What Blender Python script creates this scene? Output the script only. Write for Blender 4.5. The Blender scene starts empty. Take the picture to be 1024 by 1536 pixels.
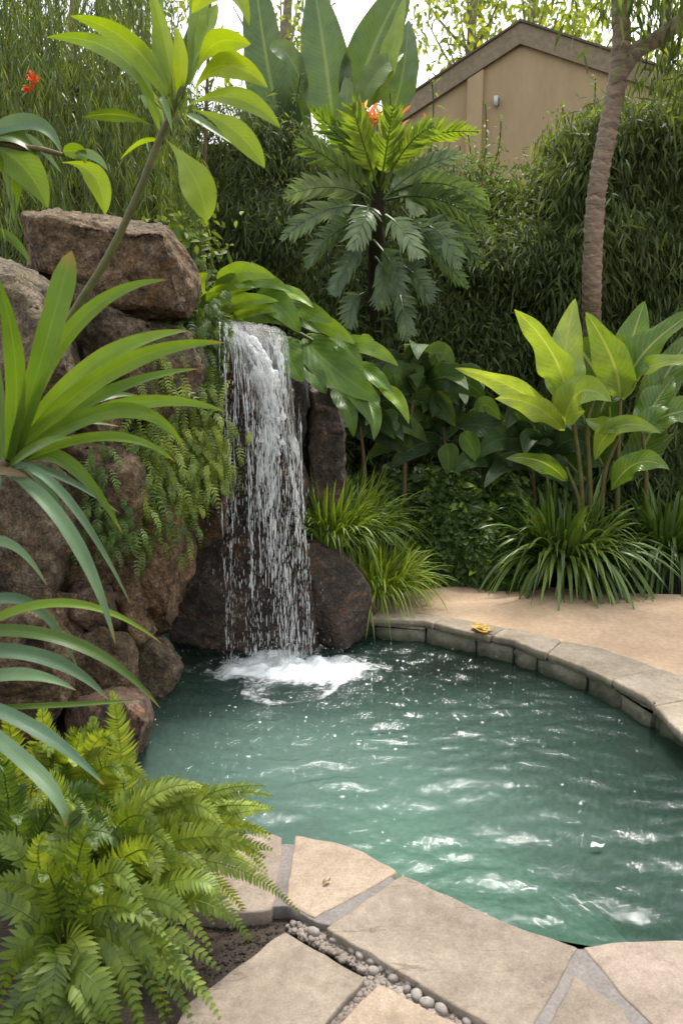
import bpy, bmesh, math, random
import numpy as np
from mathutils import Vector, noise

random.seed(7)
rng = np.random.default_rng(11)
SC = bpy.context.scene
COL = SC.collection
R = math.radians
PI = math.pi

# ------------------------------------------------------------------ camera maths
F = 1205.0
CAM_H = 1.5
PITCH = math.atan(208 / F)
CA, SA = math.cos(PITCH), math.sin(PITCH)
CAM = np.array((0.0, 0.0, CAM_H))


def ray(px, py):
    dx = (px - 512) / F
    dz = -(py - 768) / F
    return np.array((dx, CA + dz * SA, -SA + dz * CA))


def P(px, py, Y):
    """world point seen at photo pixel px,py and standing at distance Y"""
    r = ray(px, py)
    return CAM + r * (Y / r[1])


def G(px, py, z=0.0):
    """world point seen at photo pixel px,py on the level z"""
    r = ray(px, py)
    return CAM + r * ((z - CAM_H) / r[2])


def nrm(v):
    v = np.asarray(v, float)
    return v / np.maximum(np.linalg.norm(v, axis=-1, keepdims=True), 1e-9)


# ------------------------------------------------------------------ objects
def tag(o, label=None, cat=None, group=None, kind=None):
    if label: o['label'] = label
    if cat: o['category'] = cat
    if group: o['group'] = group
    if kind: o['kind'] = kind
    return o


def thing(name, label, cat, loc, group=None):
    o = bpy.data.objects.new(name, None)
    COL.objects.link(o)
    o.empty_display_size = 0.1
    o.location = [float(c) for c in loc]
    return tag(o, label, cat, group)


def origin_of(o):
    v = Vector((0, 0, 0))
    while o is not None:
        v = v + o.location
        o = o.parent
    return np.array(v)


class MB:
    def __init__(self):
        self.V, self.C, self.Q, self.T, self.n = [], [], [], [], 0

    def verts(self, v, c=None):
        v = np.asarray(v, float).reshape(-1, 3)
        if c is None:
            c = np.full((len(v), 4), 0.5)
        self.V.append(v)
        self.C.append(np.asarray(c, float).reshape(-1, 4))
        b = self.n
        self.n += len(v)
        return b

    def grids(self, A, C=None):
        A = np.asarray(A, float)
        if A.ndim == 3:
            A = A[None]
            if C is not None: C = C[None]
        N, r, k, _ = A.shape
        b = self.verts(A, C)
        idx = np.arange(N * r * k).reshape(N, r, k) + b
        q = np.stack([idx[:, :-1, :-1], idx[:, :-1, 1:], idx[:, 1:, 1:], idx[:, 1:, :-1]], -1)
        self.Q.append(q.reshape(-1, 4))

    def mesh(self, v, quads=None, tris=None, c=None):
        b = self.verts(v, c)
        if quads is not None and len(quads): self.Q.append(np.asarray(quads) + b)
        if tris is not None and len(tris): self.T.append(np.asarray(tris) + b)

    def build(self, name, mat, parent=None, smooth=True, origin=None):
        V = np.concatenate(self.V)
        C = np.concatenate(self.C)
        if parent is not None:
            off = origin_of(parent)
        elif origin is not None:
            off = np.asarray(origin, float)
        else:
            off = np.array((V[:, 0].mean(), V[:, 1].mean(), V[:, 2].min()))
        V = V - off
        me = bpy.data.meshes.new(name)
        Q = np.concatenate(self.Q) if self.Q else np.zeros((0, 4), int)
        T = np.concatenate(self.T) if self.T else np.zeros((0, 3), int)
        loops = np.concatenate([Q.reshape(-1), T.reshape(-1)]).astype(np.int32)
        tot = np.concatenate([np.full(len(Q), 4), np.full(len(T), 3)]).astype(np.int32)
        st = np.concatenate([[0], np.cumsum(tot)[:-1]]).astype(np.int32)
        me.vertices.add(len(V)); me.vertices.foreach_set('co', V.astype(np.float32).reshape(-1))
        me.loops.add(len(loops)); me.loops.foreach_set('vertex_index', loops)
        me.polygons.add(len(tot)); me.polygons.foreach_set('loop_start', st)
        me.polygons.foreach_set('loop_total', tot)
        me.polygons.foreach_set('use_smooth', np.full(len(tot), smooth))
        at = me.attributes.new('col', 'FLOAT_COLOR', 'POINT')
        at.data.foreach_set('color', C.astype(np.float32).reshape(-1))
        me.update(calc_edges=True)
        me.validate()
        me.materials.append(mat)
        o = bpy.data.objects.new(name, me)
        COL.objects.link(o)
        if parent is not None:
            o.parent = parent
        else:
            o.location = [float(x) for x in off]
        return o


# ------------------------------------------------------------------ shapes
def tube(mb, path, rad, sides=8, tint=0.5, bumpy=0.0):
    path = np.asarray(path, float)
    rad = np.broadcast_to(np.asarray(rad, float), (len(path),))
    T = nrm(np.gradient(path, axis=0))
    ref = np.array((0.3, 0.9, 0.1)) if abs(T[0][2]) > 0.7 else np.array((0, 0, 1.0))
    S = nrm(np.cross(T, ref)); U = np.cross(S, T)
    a = np.linspace(0, 2 * PI, sides + 1)
    rr = rad[:, None] * np.ones(sides + 1)[None]
    if bumpy:
        b = 1 + bumpy * rng.standard_normal((len(path), sides + 1))
        b[:, -1] = b[:, 0]
        rr = rr * b
    A = path[:, None] + rr[..., None] * (np.cos(a)[None, :, None] * S[:, None] + np.sin(a)[None, :, None] * U[:, None])
    C = np.zeros(A.shape[:2] + (4,)); C[..., 0] = tint; C[..., 1] = 0.3; C[..., 2] = np.linspace(0, 1, len(path))[:, None]; C[..., 3] = 1
    mb.grids(A, C)


def resample(pts, n):
    pts = np.asarray(pts, float)
    d = np.concatenate([[0], np.cumsum(np.linalg.norm(np.diff(pts, axis=0), axis=1))])
    t = np.linspace(0, d[-1], n)
    return np.stack([np.interp(t, d, pts[:, i]) for i in range(pts.shape[1])], 1)


def spline(pts, n):
    """smooth curve through pts (Catmull-Rom)"""
    p = np.asarray(pts, float)
    p = np.concatenate([[2 * p[0] - p[1]], p, [2 * p[-1] - p[-2]]])
    out = []
    m = len(p) - 3
    for u in np.linspace(0, m, n):
        i = min(int(u), m - 1); t = u - i
        a, b, c, d = p[i:i + 4]
        out.append(0.5 * (2 * b + (c - a) * t + (2 * a - 5 * b + 4 * c - d) * t * t + (3 * b - a - 3 * c + d) * t ** 3))
    return np.array(out)


def prof(kind, t):
    if kind == 'strap':
        return np.minimum(1, 0.45 + 2.2 * t) * np.minimum(1, ((1 - t) / 0.42 + 1e-4)) ** 0.75
    if kind == 'blunt':
        return np.minimum(1, 0.5 + 0.8 * t) * np.minimum(1, ((1 - t) / 0.12 + 1e-4)) ** 0.5
    if kind == 'lance':
        return np.sin(PI * np.clip(t, 0, 1) ** 0.85) ** 0.85 + 0.02
    if kind == 'ovate':
        return np.sin(PI * np.clip(t, 0, 1) ** 0.7) ** 0.75 + 0.02
    if kind == 'obov':
        return np.sin(PI * np.clip(t, 0, 1) ** 1.35) ** 0.8 * np.minimum(1, .25 + t * 1.6) + 0.03
    if kind == 'heart':
        return (np.sin(PI * np.clip(t * .96 + .04, 0, 1) ** 0.5)) ** 0.8 + 0.02
    if kind == 'pinna':
        return np.minimum(1, 0.7 + 2 * t) * np.minimum(1, (1 - t) / 0.5 + 1e-3) ** 0.7
    if kind == 'grass':
        return np.minimum(1, 0.6 + 1.5 * t) * (1 - t) ** 0.6 + 0.01
    return np.ones_like(t)


def ribbons(mb, C, S, U, hw, fold, tint, cols=3, curl=0.0):
    """C centre lines (N,n,3); S across, U up (N,n,3); hw (N,n) half widths; tint (N,)"""
    N, n, _ = C.shape
    u = np.linspace(-1, 1, cols)
    fold = np.asarray(fold, float)
    if fold.ndim == 0: fold = np.full(N, float(fold))
    lift = np.abs(u) * fold[:, None] - (u * u) * curl
    A = C[:, :, None] + S[:, :, None] * (hw[..., None] * u)[..., None] + U[:, :, None] * (hw[..., None] * lift[:, None, :])[..., None]
    col = np.zeros(A.shape[:3] + (4,))
    col[..., 0] = np.asarray(tint)[:, None, None]
    col[..., 1] = u * .5 + .5
    col[..., 2] = np.linspace(0, 1, n)[None, :, None]
    col[..., 3] = hw[..., None]
    mb.grids(A, col)


def scatter(mb, base, d, L, hw, droop=0.3, up=(0, 0, 1), n=4, cols=3, kind='lance', fold=.25, tint=None, roll=0.5):
    """N leaves from base points along directions d"""
    N = len(base)
    d = nrm(d)
    L = np.broadcast_to(L, (N,)); hw = np.broadcast_to(hw, (N,))
    t = np.linspace(0, 1, n)
    dr = np.broadcast_to(droop, (N,))
    C = base[:, None] + d[:, None] * (L[:, None] * t)[..., None]
    C = C + np.array((0, 0, -1.0)) * (dr[:, None] * L[:, None] * t * t)[..., None]
    T = nrm(np.gradient(C, axis=1))
    upv = nrm(np.asarray(up, float) + roll * rng.standard_normal((N, 3)))
    S = nrm(np.cross(T, upv[:, None]))
    U = np.cross(S, T)
    if tint is None: tint = rng.random(N)
    ribbons(mb, C, S, U, hw[:, None] * prof(kind, t)[None], fold, tint, cols)


def bez(b, m, t, n):
    b, m, t = map(np.asarray, (b, m, t))
    c = 2 * m - .5 * (b + t)
    s = np.linspace(0, 1, n)[:, None]
    return (1 - s) ** 2 * b + 2 * s * (1 - s) * c + s * s * t


def blade(mb, path, w, kind='lance', roll=0.0, fold=.25, tint=.5, cols=7, curl=0.0, wave=0.0, wfreq=3.0, twist=0.0):
    """one leaf along a world path; at roll 0 it faces the camera side"""
    path = np.asarray(path, float)
    n = len(path)
    T = nrm(np.gradient(path, axis=0))
    view = nrm(CAM - path)
    S = nrm(np.cross(T, view)); U = np.cross(S, T)
    t = np.linspace(0, 1, n)
    a = R(roll) + R(twist) * t
    S2 = S * np.cos(a)[:, None] + U * np.sin(a)[:, None]
    U2 = np.cross(S2, T)
    hw = w * prof(kind, t)
    u = np.linspace(-1, 1, cols)
    ph = random.random() * 6
    lift = np.abs(u)[None] * fold - (u * u)[None] * curl + wave * np.sin(2 * PI * wfreq * t + ph)[:, None] * (u * np.abs(u))[None] * 1.0
    A = path[:, None] + S2[:, None] * (hw[:, None] * u)[..., None] + U2[:, None] * (hw[:, None] * lift)[..., None]
    col = np.zeros((n, cols, 4))
    col[..., 0] = tint; col[..., 1] = u * .5 + .5; col[..., 2] = t[:, None]; col[..., 3] = hw[:, None]
    mb.grids(A, col)


def frond(mb, path, npair, plen, pw, ang=25, droop=.25, roll=0.0, tint=.5, lift=.15, up=None, kind='pinna', rach=.004, shape='fern', n=4, start=.06):
    """a pinnate leaf: rachis plus pairs of pinnae"""
    path = np.asarray(path, float)
    m = len(path)
    T0 = nrm(np.gradient(path, axis=0))
    if up is None:
        view = nrm(CAM - path)
        S0 = nrm(np.cross(T0, view)); U0 = np.cross(S0, T0)
    else:
        S0 = nrm(np.cross(T0, nrm(up)[None])); U0 = np.cross(S0, T0)
    a = R(roll)
    S0, U0 = S0 * math.cos(a) + U0 * math.sin(a), U0 * math.cos(a) - S0 * math.sin(a)
    ti = np.linspace(start, .985, npair)
    x = ti * (m - 1)
    i0 = np.clip(x.astype(int), 0, m - 2); fr = (x - i0)[:, None]
    ip = lambda A: A[i0] * (1 - fr) + A[i0 + 1] * fr
    p, T, S, U = ip(path), nrm(ip(T0)), nrm(ip(S0)), nrm(ip(U0))
    if shape == 'fern':
        sz = np.minimum(1, .45 + 3.0 * ti) * np.minimum(1, (1 - ti) / .55 + .05) ** .8
    elif shape == 'even':
        sz = np.minimum(1, .6 + 2 * ti) * np.minimum(1, (1 - ti) / .3 + .2)
    else:
        sz = np.sin(PI * (ti * .9 + .08)) ** .7
    Cs, Ss, Us, hs, ts = [], [], [], [], []
    s = np.linspace(0, 1, n)
    for sg in (-1, 1):
        jit = 1 + .08 * rng.standard_normal(npair)
        an = R(ang) + .1 * rng.standard_normal(npair) + R(25) * ti ** 2
        d = nrm(S * (sg * np.cos(an))[:, None] + T * np.sin(an)[:, None] + U * (lift + .08 * rng.standard_normal(npair))[:, None])
        l = plen * sz * jit
        c = p[:, None] + d[:, None] * (l[:, None] * s)[..., None]
        c = c - U[:, None] * (droop * l[:, None] * s ** 2)[..., None]
        c = c + T[:, None] * (.18 * l[:, None] * s ** 2)[..., None]
        tt = nrm(np.gradient(c, axis=1))
        ss = nrm(np.cross(tt, U[:, None])); uu = np.cross(ss, tt)
        Cs.append(c); Ss.append(ss); Us.append(uu)
        hs.append((pw * (.45 + .55 * sz))[:, None] * prof(kind, s)[None])
        ts.append(np.clip(tint + .12 * rng.standard_normal(npair), 0, 1))
    ribbons(mb, np.concatenate(Cs), np.concatenate(Ss), np.concatenate(Us), np.concatenate(hs), .15, np.concatenate(ts), 3)
    tube(mb, path, np.linspace(rach, rach * .25, m), 4, tint=max(0, tint - .1))


def blobs(mb, c, r, lat=5, lon=7, jit=0.1, tint=None, axis=None):
    N = len(c)
    th = np.linspace(0, PI, lat); ph = np.linspace(0, 2 * PI, lon + 1)
    u = np.stack([np.sin(th)[:, None] * np.cos(ph)[None], np.sin(th)[:, None] * np.sin(ph)[None], np.cos(th)[:, None] * np.ones_like(ph)[None]], -1)
    k = 1 + jit * rng.standard_normal((N, lat, lon + 1))
    k[:, :, -1] = k[:, :, 0]; k[:, 0] = 1; k[:, -1] = 1
    A = u[None] * r[:, None, None, :] * k[..., None]
    a = rng.random(N) * 2 * PI
    ca, sa = np.cos(a)[:, None, None], np.sin(a)[:, None, None]
    A = np.stack([A[..., 0] * ca - A[..., 1] * sa, A[..., 0] * sa + A[..., 1] * ca, A[..., 2]], -1)
    A = A + c[:, None, None, :]
    C = np.zeros(A.shape[:3] + (4,))
    C[..., 0] = (rng.random(N) if tint is None else tint)[:, None, None]; C[..., 3] = 1
    mb.grids(A, C)


# ------------------------------------------------------------------ materials
def newmat(name):
    m = bpy.data.materials.new(name); m.use_nodes = True
    nt = m.node_tree; nt.nodes.clear()
    out = nt.nodes.new('ShaderNodeOutputMaterial')

    def N(t, **kw):
        n = nt.nodes.new(t)
        ins = kw.pop('ins', {})
        for k, v in kw.items(): setattr(n, k, v)
        for k, v in ins.items():
            if hasattr(v, 'is_linked') or isinstance(v, bpy.types.NodeSocket): nt.links.new(v, n.inputs[k])
            else: n.inputs[k].default_value = v
        return n

    def L(a, b): nt.links.new(a, b)
    return m, N, L, out


def c4(c): return (c[0], c[1], c[2], 1.0)


def ramp(N, fac, stops):
    r = N('ShaderNodeValToRGB', ins={'Fac': fac})
    e = r.color_ramp.elements
    while len(e) < len(stops): e.new(0.5)
    for i, (p, c) in enumerate(stops):
        e[i].position = p; e[i].color = c4(c) if not isinstance(c, (int, float)) else (c, c, c, 1)
    return r.outputs['Color']


def math_(N, op, a, b=None, c=None):
    ins = {0: a}
    if b is not None: ins[1] = b
    if c is not None: ins[2] = c
    return N('ShaderNodeMath', operation=op, ins=ins).outputs[0]


def mixc(N, f, a, b, mode='MIX'):
    n = N('ShaderNodeMix', data_type='RGBA', blend_type=mode)
    nt = n.id_data
    for i, v in ((0, f), (6, a), (7, b)):
        if isinstance(v, bpy.types.NodeSocket): nt.links.new(v, n.inputs[i])
        else: n.inputs[i].default_value = v if i == 0 else c4(v)
    return n.outputs[2]


def leaf_mat(name, dark, mid, light, transl=.35, rough=.38, vein=0.5, vfreq=22, rib=(.25, .36, .08), bump=.25, spec=.5, tcol=(1.5, 1.35, .45), spots=.35, dry=0.0, wear=.6):
    m, N, L, out = newmat(name)
    at = N('ShaderNodeAttribute', attribute_name='col')
    sep = N('ShaderNodeSeparateColor', ins={0: at.outputs['Color']})
    tint, acr, alo = sep.outputs
    base = ramp(N, tint, [(0, dark), (.5, mid), (1, light)])
    tc = N('ShaderNodeTexCoord')
    nz = N('ShaderNodeTexNoise', ins={'Vector': tc.outputs['Object'], 'Scale': 9.0, 'Detail': 4.0})
    nzf = ramp(N, nz.outputs['Fac'], [(.3, 1 - spots), (.7, 1 + spots * .6)])
    base = mixc(N, 1.0, base, nzf, 'MULTIPLY')
    ua = math_(N, 'ABSOLUTE', math_(N, 'MULTIPLY', math_(N, 'SUBTRACT', acr, .5), 2.0))
    ribm = N('ShaderNodeMapRange', ins={0: ua, 1: .03, 2: .1, 3: 1.0, 4: 0.0}).outputs[0]
    ph = math_(N, 'ADD', math_(N, 'MULTIPLY', alo, float(vfreq)), math_(N, 'MULTIPLY', ua, -3.0))
    sn = math_(N, 'SINE', math_(N, 'MULTIPLY', ph, 2 * PI))
    vm = N('ShaderNodeMapRange', ins={0: sn, 1: .75, 2: 1.0, 3: 0.0, 4: 1.0}).outputs[0]
    if vein:
        base = mixc(N, math_(N, 'MULTIPLY', vm, .22 * vein), base, rib)
        base = mixc(N, math_(N, 'MULTIPLY', ribm, .7 * min(1, vein * 1.3)), base, rib)
    if dry:
        tipm = N('ShaderNodeMapRange', ins={0: math_(N, 'ADD', alo, math_(N, 'MULTIPLY', nz.outputs['Fac'], .12)), 1: .985, 2: 1.07, 3: 0.0, 4: dry}).outputs[0]
        base = mixc(N, tipm, base, (.3, .18, .05))
    nw = N('ShaderNodeTexNoise', ins={'Vector': tc.outputs['Object'], 'Scale': 38.0, 'Detail': 4.0, 'Roughness': .6})
    if wear:
        eg = N('ShaderNodeMapRange', ins={0: math_(N, 'ADD', ua, math_(N, 'MULTIPLY', math_(N, 'SUBTRACT', nz.outputs['Fac'], .5), .55)), 1: .93, 2: 1.12, 3: 0.0, 4: wear}).outputs[0]
        base = mixc(N, eg, base, (.24, .17, .05))
        base = mixc(N, ramp(N, nw.outputs['Fac'], [(.62, 0.0), (.72, .55 * wear)]), base, (.13, .11, .03))
    hgt = math_(N, 'ADD', math_(N, 'MULTIPLY', sn, .5), math_(N, 'MULTIPLY', ribm, -1.5))
    bp = N('ShaderNodeBump', ins={'Strength': bump, 'Distance': .004, 'Height': hgt})
    pr = N('ShaderNodeBsdfPrincipled', ins={'Base Color': base, 'Roughness': rough, 'Specular IOR Level': spec, 'Normal': bp.outputs[0]})
    tr = N('ShaderNodeBsdfTranslucent', ins={'Color': mixc(N, 1.0, base, tcol, 'MULTIPLY'), 'Normal': bp.outputs[0]})
    mx = N('ShaderNodeMixShader', ins={0: transl, 1: pr.outputs[0], 2: tr.outputs[0]})
    L(mx.outputs[0], out.inputs[0])
    return m


def rock_mat(name, c1, c2, c3, wet=0.0, scale=1.0, moss=0.0, bump=.6):
    m, N, L, out = newmat(name)
    tc = N('ShaderNodeTexCoord')
    gm = N('ShaderNodeNewGeometry')
    oi = N('ShaderNodeObjectInfo')
    v = N('ShaderNodeVectorMath', operation='ADD', ins={0: tc.outputs['Object'], 1: N('ShaderNodeCombineXYZ', ins={0: math_(N, 'MULTIPLY', oi.outputs['Random'], 13.0)}).outputs[0]}).outputs[0]
    n1 = N('ShaderNodeTexNoise', ins={'Vector': v, 'Scale': 2.6 * scale, 'Detail': 8.0, 'Roughness': .62, 'Distortion': .6})
    n2 = N('ShaderNodeTexNoise', ins={'Vector': v, 'Scale': 16 * scale, 'Detail': 8.0, 'Roughness': .7})
    n3 = N('ShaderNodeTexNoise', ins={'Vector': v, 'Scale': 5.5 * scale, 'Detail': 5.0, 'Roughness': .6, 'Distortion': 1.2})
    n4 = N('ShaderNodeTexNoise', ins={'Vector': v, 'Scale': 70 * scale, 'Detail': 3.0, 'Roughness': .7})
    base = ramp(N, n1.outputs['Fac'], [(.32, c1), (.66, c2)])
    base = mixc(N, ramp(N, n3.outputs['Fac'], [(.5, 0.0), (.68, .8)]), base, c3)
    base = mixc(N, ramp(N, n2.outputs['Fac'], [(.55, 0.0), (.75, .4)]), base, (.30, .27, .22))
    base = mixc(N, 1.0, base, ramp(N, n2.outputs['Fac'], [(.34, .3), (.6, 1.25)]), 'MULTIPLY')
    base = mixc(N, 1.0, base, ramp(N, n4.outputs['Fac'], [(.35, .5), (.65, 1.45)]), 'MULTIPLY')
    if moss:
        up = N('ShaderNodeSeparateXYZ', ins={0: gm.outputs['Normal']}).outputs[2]
        mk = math_(N, 'MULTIPLY', N('ShaderNodeMapRange', ins={0: up, 1: -.1, 2: .8}).outputs[0], ramp(N, n3.outputs['Fac'], [(.42, 0.0), (.6, 1.0)]))
        base = mixc(N, math_(N, 'MULTIPLY', mk, moss), base, mixc(N, n2.outputs['Fac'], (.03, .05, .012), (.10, .14, .03)))
    h = math_(N, 'ADD', math_(N, 'ADD', n2.outputs['Fac'], math_(N, 'MULTIPLY', n1.outputs['Fac'], 1.5)), math_(N, 'MULTIPLY', n4.outputs['Fac'], .25))
    bp = N('ShaderNodeBump', ins={'Strength': min(1, bump * 1.5), 'Distance': .06, 'Height': h})
    rgh = N('ShaderNodeMapRange', ins={0: n1.outputs['Fac'], 1: .3, 2: .7, 3: .75 - .5 * wet, 4: .92 - .45 * wet}).outputs[0]
    pr = N('ShaderNodeBsdfPrincipled', ins={'Base Color': base, 'Roughness': rgh, 'Specular IOR Level': .35 + .3 * wet, 'Normal': bp.outputs[0]})
    L(pr.outputs[0], out.inputs[0])
    return m


def stone_mat(name, c1, c2, c3, cracks=True, bump=.35, stain=None):
    m, N, L, out = newmat(name)
    tc = N('ShaderNodeTexCoord'); oi = N('ShaderNodeObjectInfo')
    v = N('ShaderNodeVectorMath', operation='ADD', ins={0: tc.outputs['Object'], 1: N('ShaderNodeCombineXYZ', ins={0: math_(N, 'MULTIPLY', oi.outputs['Random'], 9.0)}).outputs[0]}).outputs[0]
    n1 = N('ShaderNodeTexNoise', ins={'Vector': v, 'Scale': 3.5, 'Detail': 7.0, 'Roughness': .6, 'Distortion': .4})
    n2 = N('ShaderNodeTexNoise', ins={'Vector': v, 'Scale': 30.0, 'Detail': 8.0, 'Roughness': .75})
    n3 = N('ShaderNodeTexNoise', ins={'Vector': v, 'Scale': 180.0, 'Detail': 2.0})
    base = ramp(N, n1.outputs['Fac'], [(.3, c1), (.5, c2), (.72, c3)])
    base = mixc(N, 1.0, base, ramp(N, n2.outputs['Fac'], [(.32, .72), (.65, 1.12)]), 'MULTIPLY')
    base = mixc(N, 1.0, base, ramp(N, n3.outputs['Fac'], [(.3, .84), (.7, 1.14)]), 'MULTIPLY')
    h = math_(N, 'ADD', math_(N, 'MULTIPLY', n1.outputs['Fac'], 1.2), math_(N, 'ADD', math_(N, 'MULTIPLY', n2.outputs['Fac'], .8), math_(N, 'MULTIPLY', n3.outputs['Fac'], .15)))
    if cracks:
        mp = N('ShaderNodeMapping', ins={'Vector': v, 'Rotation': (0, 0, R(28)), 'Scale': (.55, 2.4, 1)})
        nd = N('ShaderNodeTexNoise', ins={'Vector': mp.outputs[0], 'Scale': 1.7, 'Detail': 6.0, 'Roughness': .62})
        ed = N('ShaderNodeMapRange', ins={0: math_(N, 'ABSOLUTE', math_(N, 'SUBTRACT', nd.outputs['Fac'], .5)), 1: .0, 2: .009, 3: 1.0, 4: 0.0}).outputs[0]
        mk = math_(N, 'MULTIPLY', ed, ramp(N, n1.outputs['Fac'], [(.48, 0.0), (.56, 1.0)]))
        base = mixc(N, math_(N, 'MULTIPLY', mk, .65), base, (.09, .065, .045))
        h = math_(N, 'SUBTRACT', h, math_(N, 'MULTIPLY', mk, .5))
        stp = ramp(N, nd.outputs['Fac'], [(.5, 0.0), (.515, .35)])
        h = math_(N, 'ADD', h, stp)
    if stain is not None:
        zz = N('ShaderNodeSeparateXYZ', ins={0: N('ShaderNodeNewGeometry').outputs['Position']}).outputs[2]
        sm = N('ShaderNodeMapRange', ins={0: math_(N, 'ADD', zz, math_(N, 'MULTIPLY', math_(N, 'SUBTRACT', n1.outputs['Fac'], .5), .12)), 1: stain - .03, 2: stain + .02, 3: .8, 4: 0.0}).outputs[0]
        base = mixc(N, sm, base, (.045, .055, .028))
    bp = N('ShaderNodeBump', ins={'Strength': bump, 'Distance': .012, 'Height': h})
    pr = N('ShaderNodeBsdfPrincipled', ins={'Base Color': base, 'Roughness': .82, 'Specular IOR Level': .3, 'Normal': bp.outputs[0]})
    L(pr.outputs[0], out.inputs[0])
    return m


def plain_mat(name, c1, c2, scale=8, rough=.85, bump=.3, dist=.01, spec=.3, stretch=(1, 1, 1), grain=.18):
    m, N, L, out = newmat(name)
    tc = N('ShaderNodeTexCoord')
    mp = N('ShaderNodeMapping', ins={'Vector': tc.outputs['Object'], 'Scale': stretch})
    n1 = N('ShaderNodeTexNoise', ins={'Vector': mp.outputs[0], 'Scale': scale, 'Detail': 8.0, 'Roughness': .65})
    n2 = N('ShaderNodeTexNoise', ins={'Vector': mp.outputs[0], 'Scale': scale * 11, 'Detail': 4.0})
    base = ramp(N, n1.outputs['Fac'], [(.3, c1), (.7, c2)])
    base = mixc(N, 1.0, base, ramp(N, n2.outputs['Fac'], [(.3, 1 - grain), (.7, 1 + grain)]), 'MULTIPLY')
    bp = N('ShaderNodeBump', ins={'Strength': bump, 'Distance': dist, 'Height': math_(N, 'ADD', n1.outputs['Fac'], math_(N, 'MULTIPLY', n2.outputs['Fac'], .4))})
    pr = N('ShaderNodeBsdfPrincipled', ins={'Base Color': base, 'Roughness': rough, 'Specular IOR Level': spec, 'Normal': bp.outputs[0]})
    L(pr.outputs[0], out.inputs[0])
    return m


def water_mat():
    m, N, L, out = newmat('pool_water')
    tc = N('ShaderNodeTexCoord')
    n1 = N('ShaderNodeTexNoise', ins={'Vector': tc.outputs['Object'], 'Scale': 34.0, 'Detail': 4.0, 'Roughness': .6, 'Distortion': .5})
    n2 = N('ShaderNodeTexNoise', ins={'Vector': tc.outputs['Object'], 'Scale': 1.5, 'Detail': 3.0})
    at = N('ShaderNodeAttribute', attribute_name='col')
    agit = N('ShaderNodeSeparateColor', ins={0: at.outputs['Color']}).outputs[0]
    bp = N('ShaderNodeBump', ins={'Strength': math_(N, 'ADD', .32, math_(N, 'MULTIPLY', agit, .5)), 'Distance': .012, 'Height': n1.outputs['Fac']})
    fr = N('ShaderNodeFresnel', ins={'IOR': 1.34, 'Normal': bp.outputs[0]})
    tp = N('ShaderNodeBsdfTransparent', ins={'Color': (.60, .80, .70, 1)})
    body = mixc(N, n2.outputs['Fac'], (.125, .215, .175), (.18, .285, .235))
    df = N('ShaderNodeBsdfDiffuse', ins={'Color': body, 'Normal': bp.outputs[0]})
    milk = N('ShaderNodeSeparateColor', ins={0: at.outputs['Color']}).outputs[1]
    mx = N('ShaderNodeMixShader', ins={0: math_(N, 'MULTIPLY_ADD', milk, .42, .05), 1: tp.outputs[0], 2: df.outputs[0]})
    gl = N('ShaderNodeBsdfGlossy', ins={'Roughness': .03, 'Normal': bp.outputs[0]})
    m2 = N('ShaderNodeMixShader', ins={0: fr.outputs[0], 1: mx.outputs[0], 2: gl.outputs[0]})
    L(m2.outputs[0], out.inputs[0])
    return m


def foam_mat():
    m, N, L, out = newmat('foam_white')
    tc = N('ShaderNodeTexCoord')
    at = N('ShaderNodeAttribute', attribute_name='col')
    a = N('ShaderNodeSeparateColor', ins={0: at.outputs['Color']}).outputs[0]
    n1 = N('ShaderNodeTexNoise', ins={'Vector': tc.outputs['Object'], 'Scale': 34.0, 'Detail': 6.0, 'Roughness': .7, 'Distortion': 1.0})
    al = N('ShaderNodeMapRange', ins={0: math_(N, 'ADD', math_(N, 'MULTIPLY', a, 1.25), math_(N, 'SUBTRACT', n1.outputs['Fac'], .98)), 1: -.05, 2: .5}).outputs[0]
    bp = N('ShaderNodeBump', ins={'Strength': .6, 'Distance': .015, 'Height': n1.outputs['Fac']})
    df = N('ShaderNodeBsdfPrincipled', ins={'Base Color': (.86, .9, .89, 1), 'Roughness': .45, 'Normal': bp.outputs[0]})
    tp = N('ShaderNodeBsdfTransparent')
    mx = N('ShaderNodeMixShader', ins={0: al, 1: tp.outputs[0], 2: df.outputs[0]})
    L(mx.outputs[0], out.inputs[0])
    return m


def splash_mat(name, opac, rough=.15):
    m, N, L, out = newmat(name)
    tc = N('ShaderNodeTexCoord')
    mp = N('ShaderNodeMapping', ins={'Vector': tc.outputs['Object'], 'Scale': (60, 60, 7)})
    n1 = N('ShaderNodeTexNoise', ins={'Vector': mp.outputs[0], 'Scale': 1.0, 'Detail': 5.0, 'Roughness': .65, 'Distortion': .7})
    al = N('ShaderNodeMapRange', ins={0: n1.outputs['Fac'], 1: .62 - .3 * opac, 2: .80 - .3 * opac, 3: .10 + .15 * opac, 4: .35 + .65 * opac}).outputs[0]
    bp = N('ShaderNodeBump', ins={'Strength': .7, 'Distance': .01, 'Height': n1.outputs['Fac']})
    df = N('ShaderNodeBsdfPrincipled', ins={'Base Color': (.95, .96, .95, 1), 'Roughness': rough, 'Specular IOR Level': .6, 'Normal': bp.outputs[0]})
    tl = N('ShaderNodeBsdfTranslucent', ins={'Color': (.95, .96, .95, 1)})
    m0 = N('ShaderNodeMixShader', ins={0: .5, 1: df.outputs[0], 2: tl.outputs[0]})
    tp = N('ShaderNodeBsdfTransparent')
    mx = N('ShaderNodeMixShader', ins={0: al, 1: tp.outputs[0], 2: m0.outputs[0]})
    L(mx.outputs[0], out.inputs[0])
    return m


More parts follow.
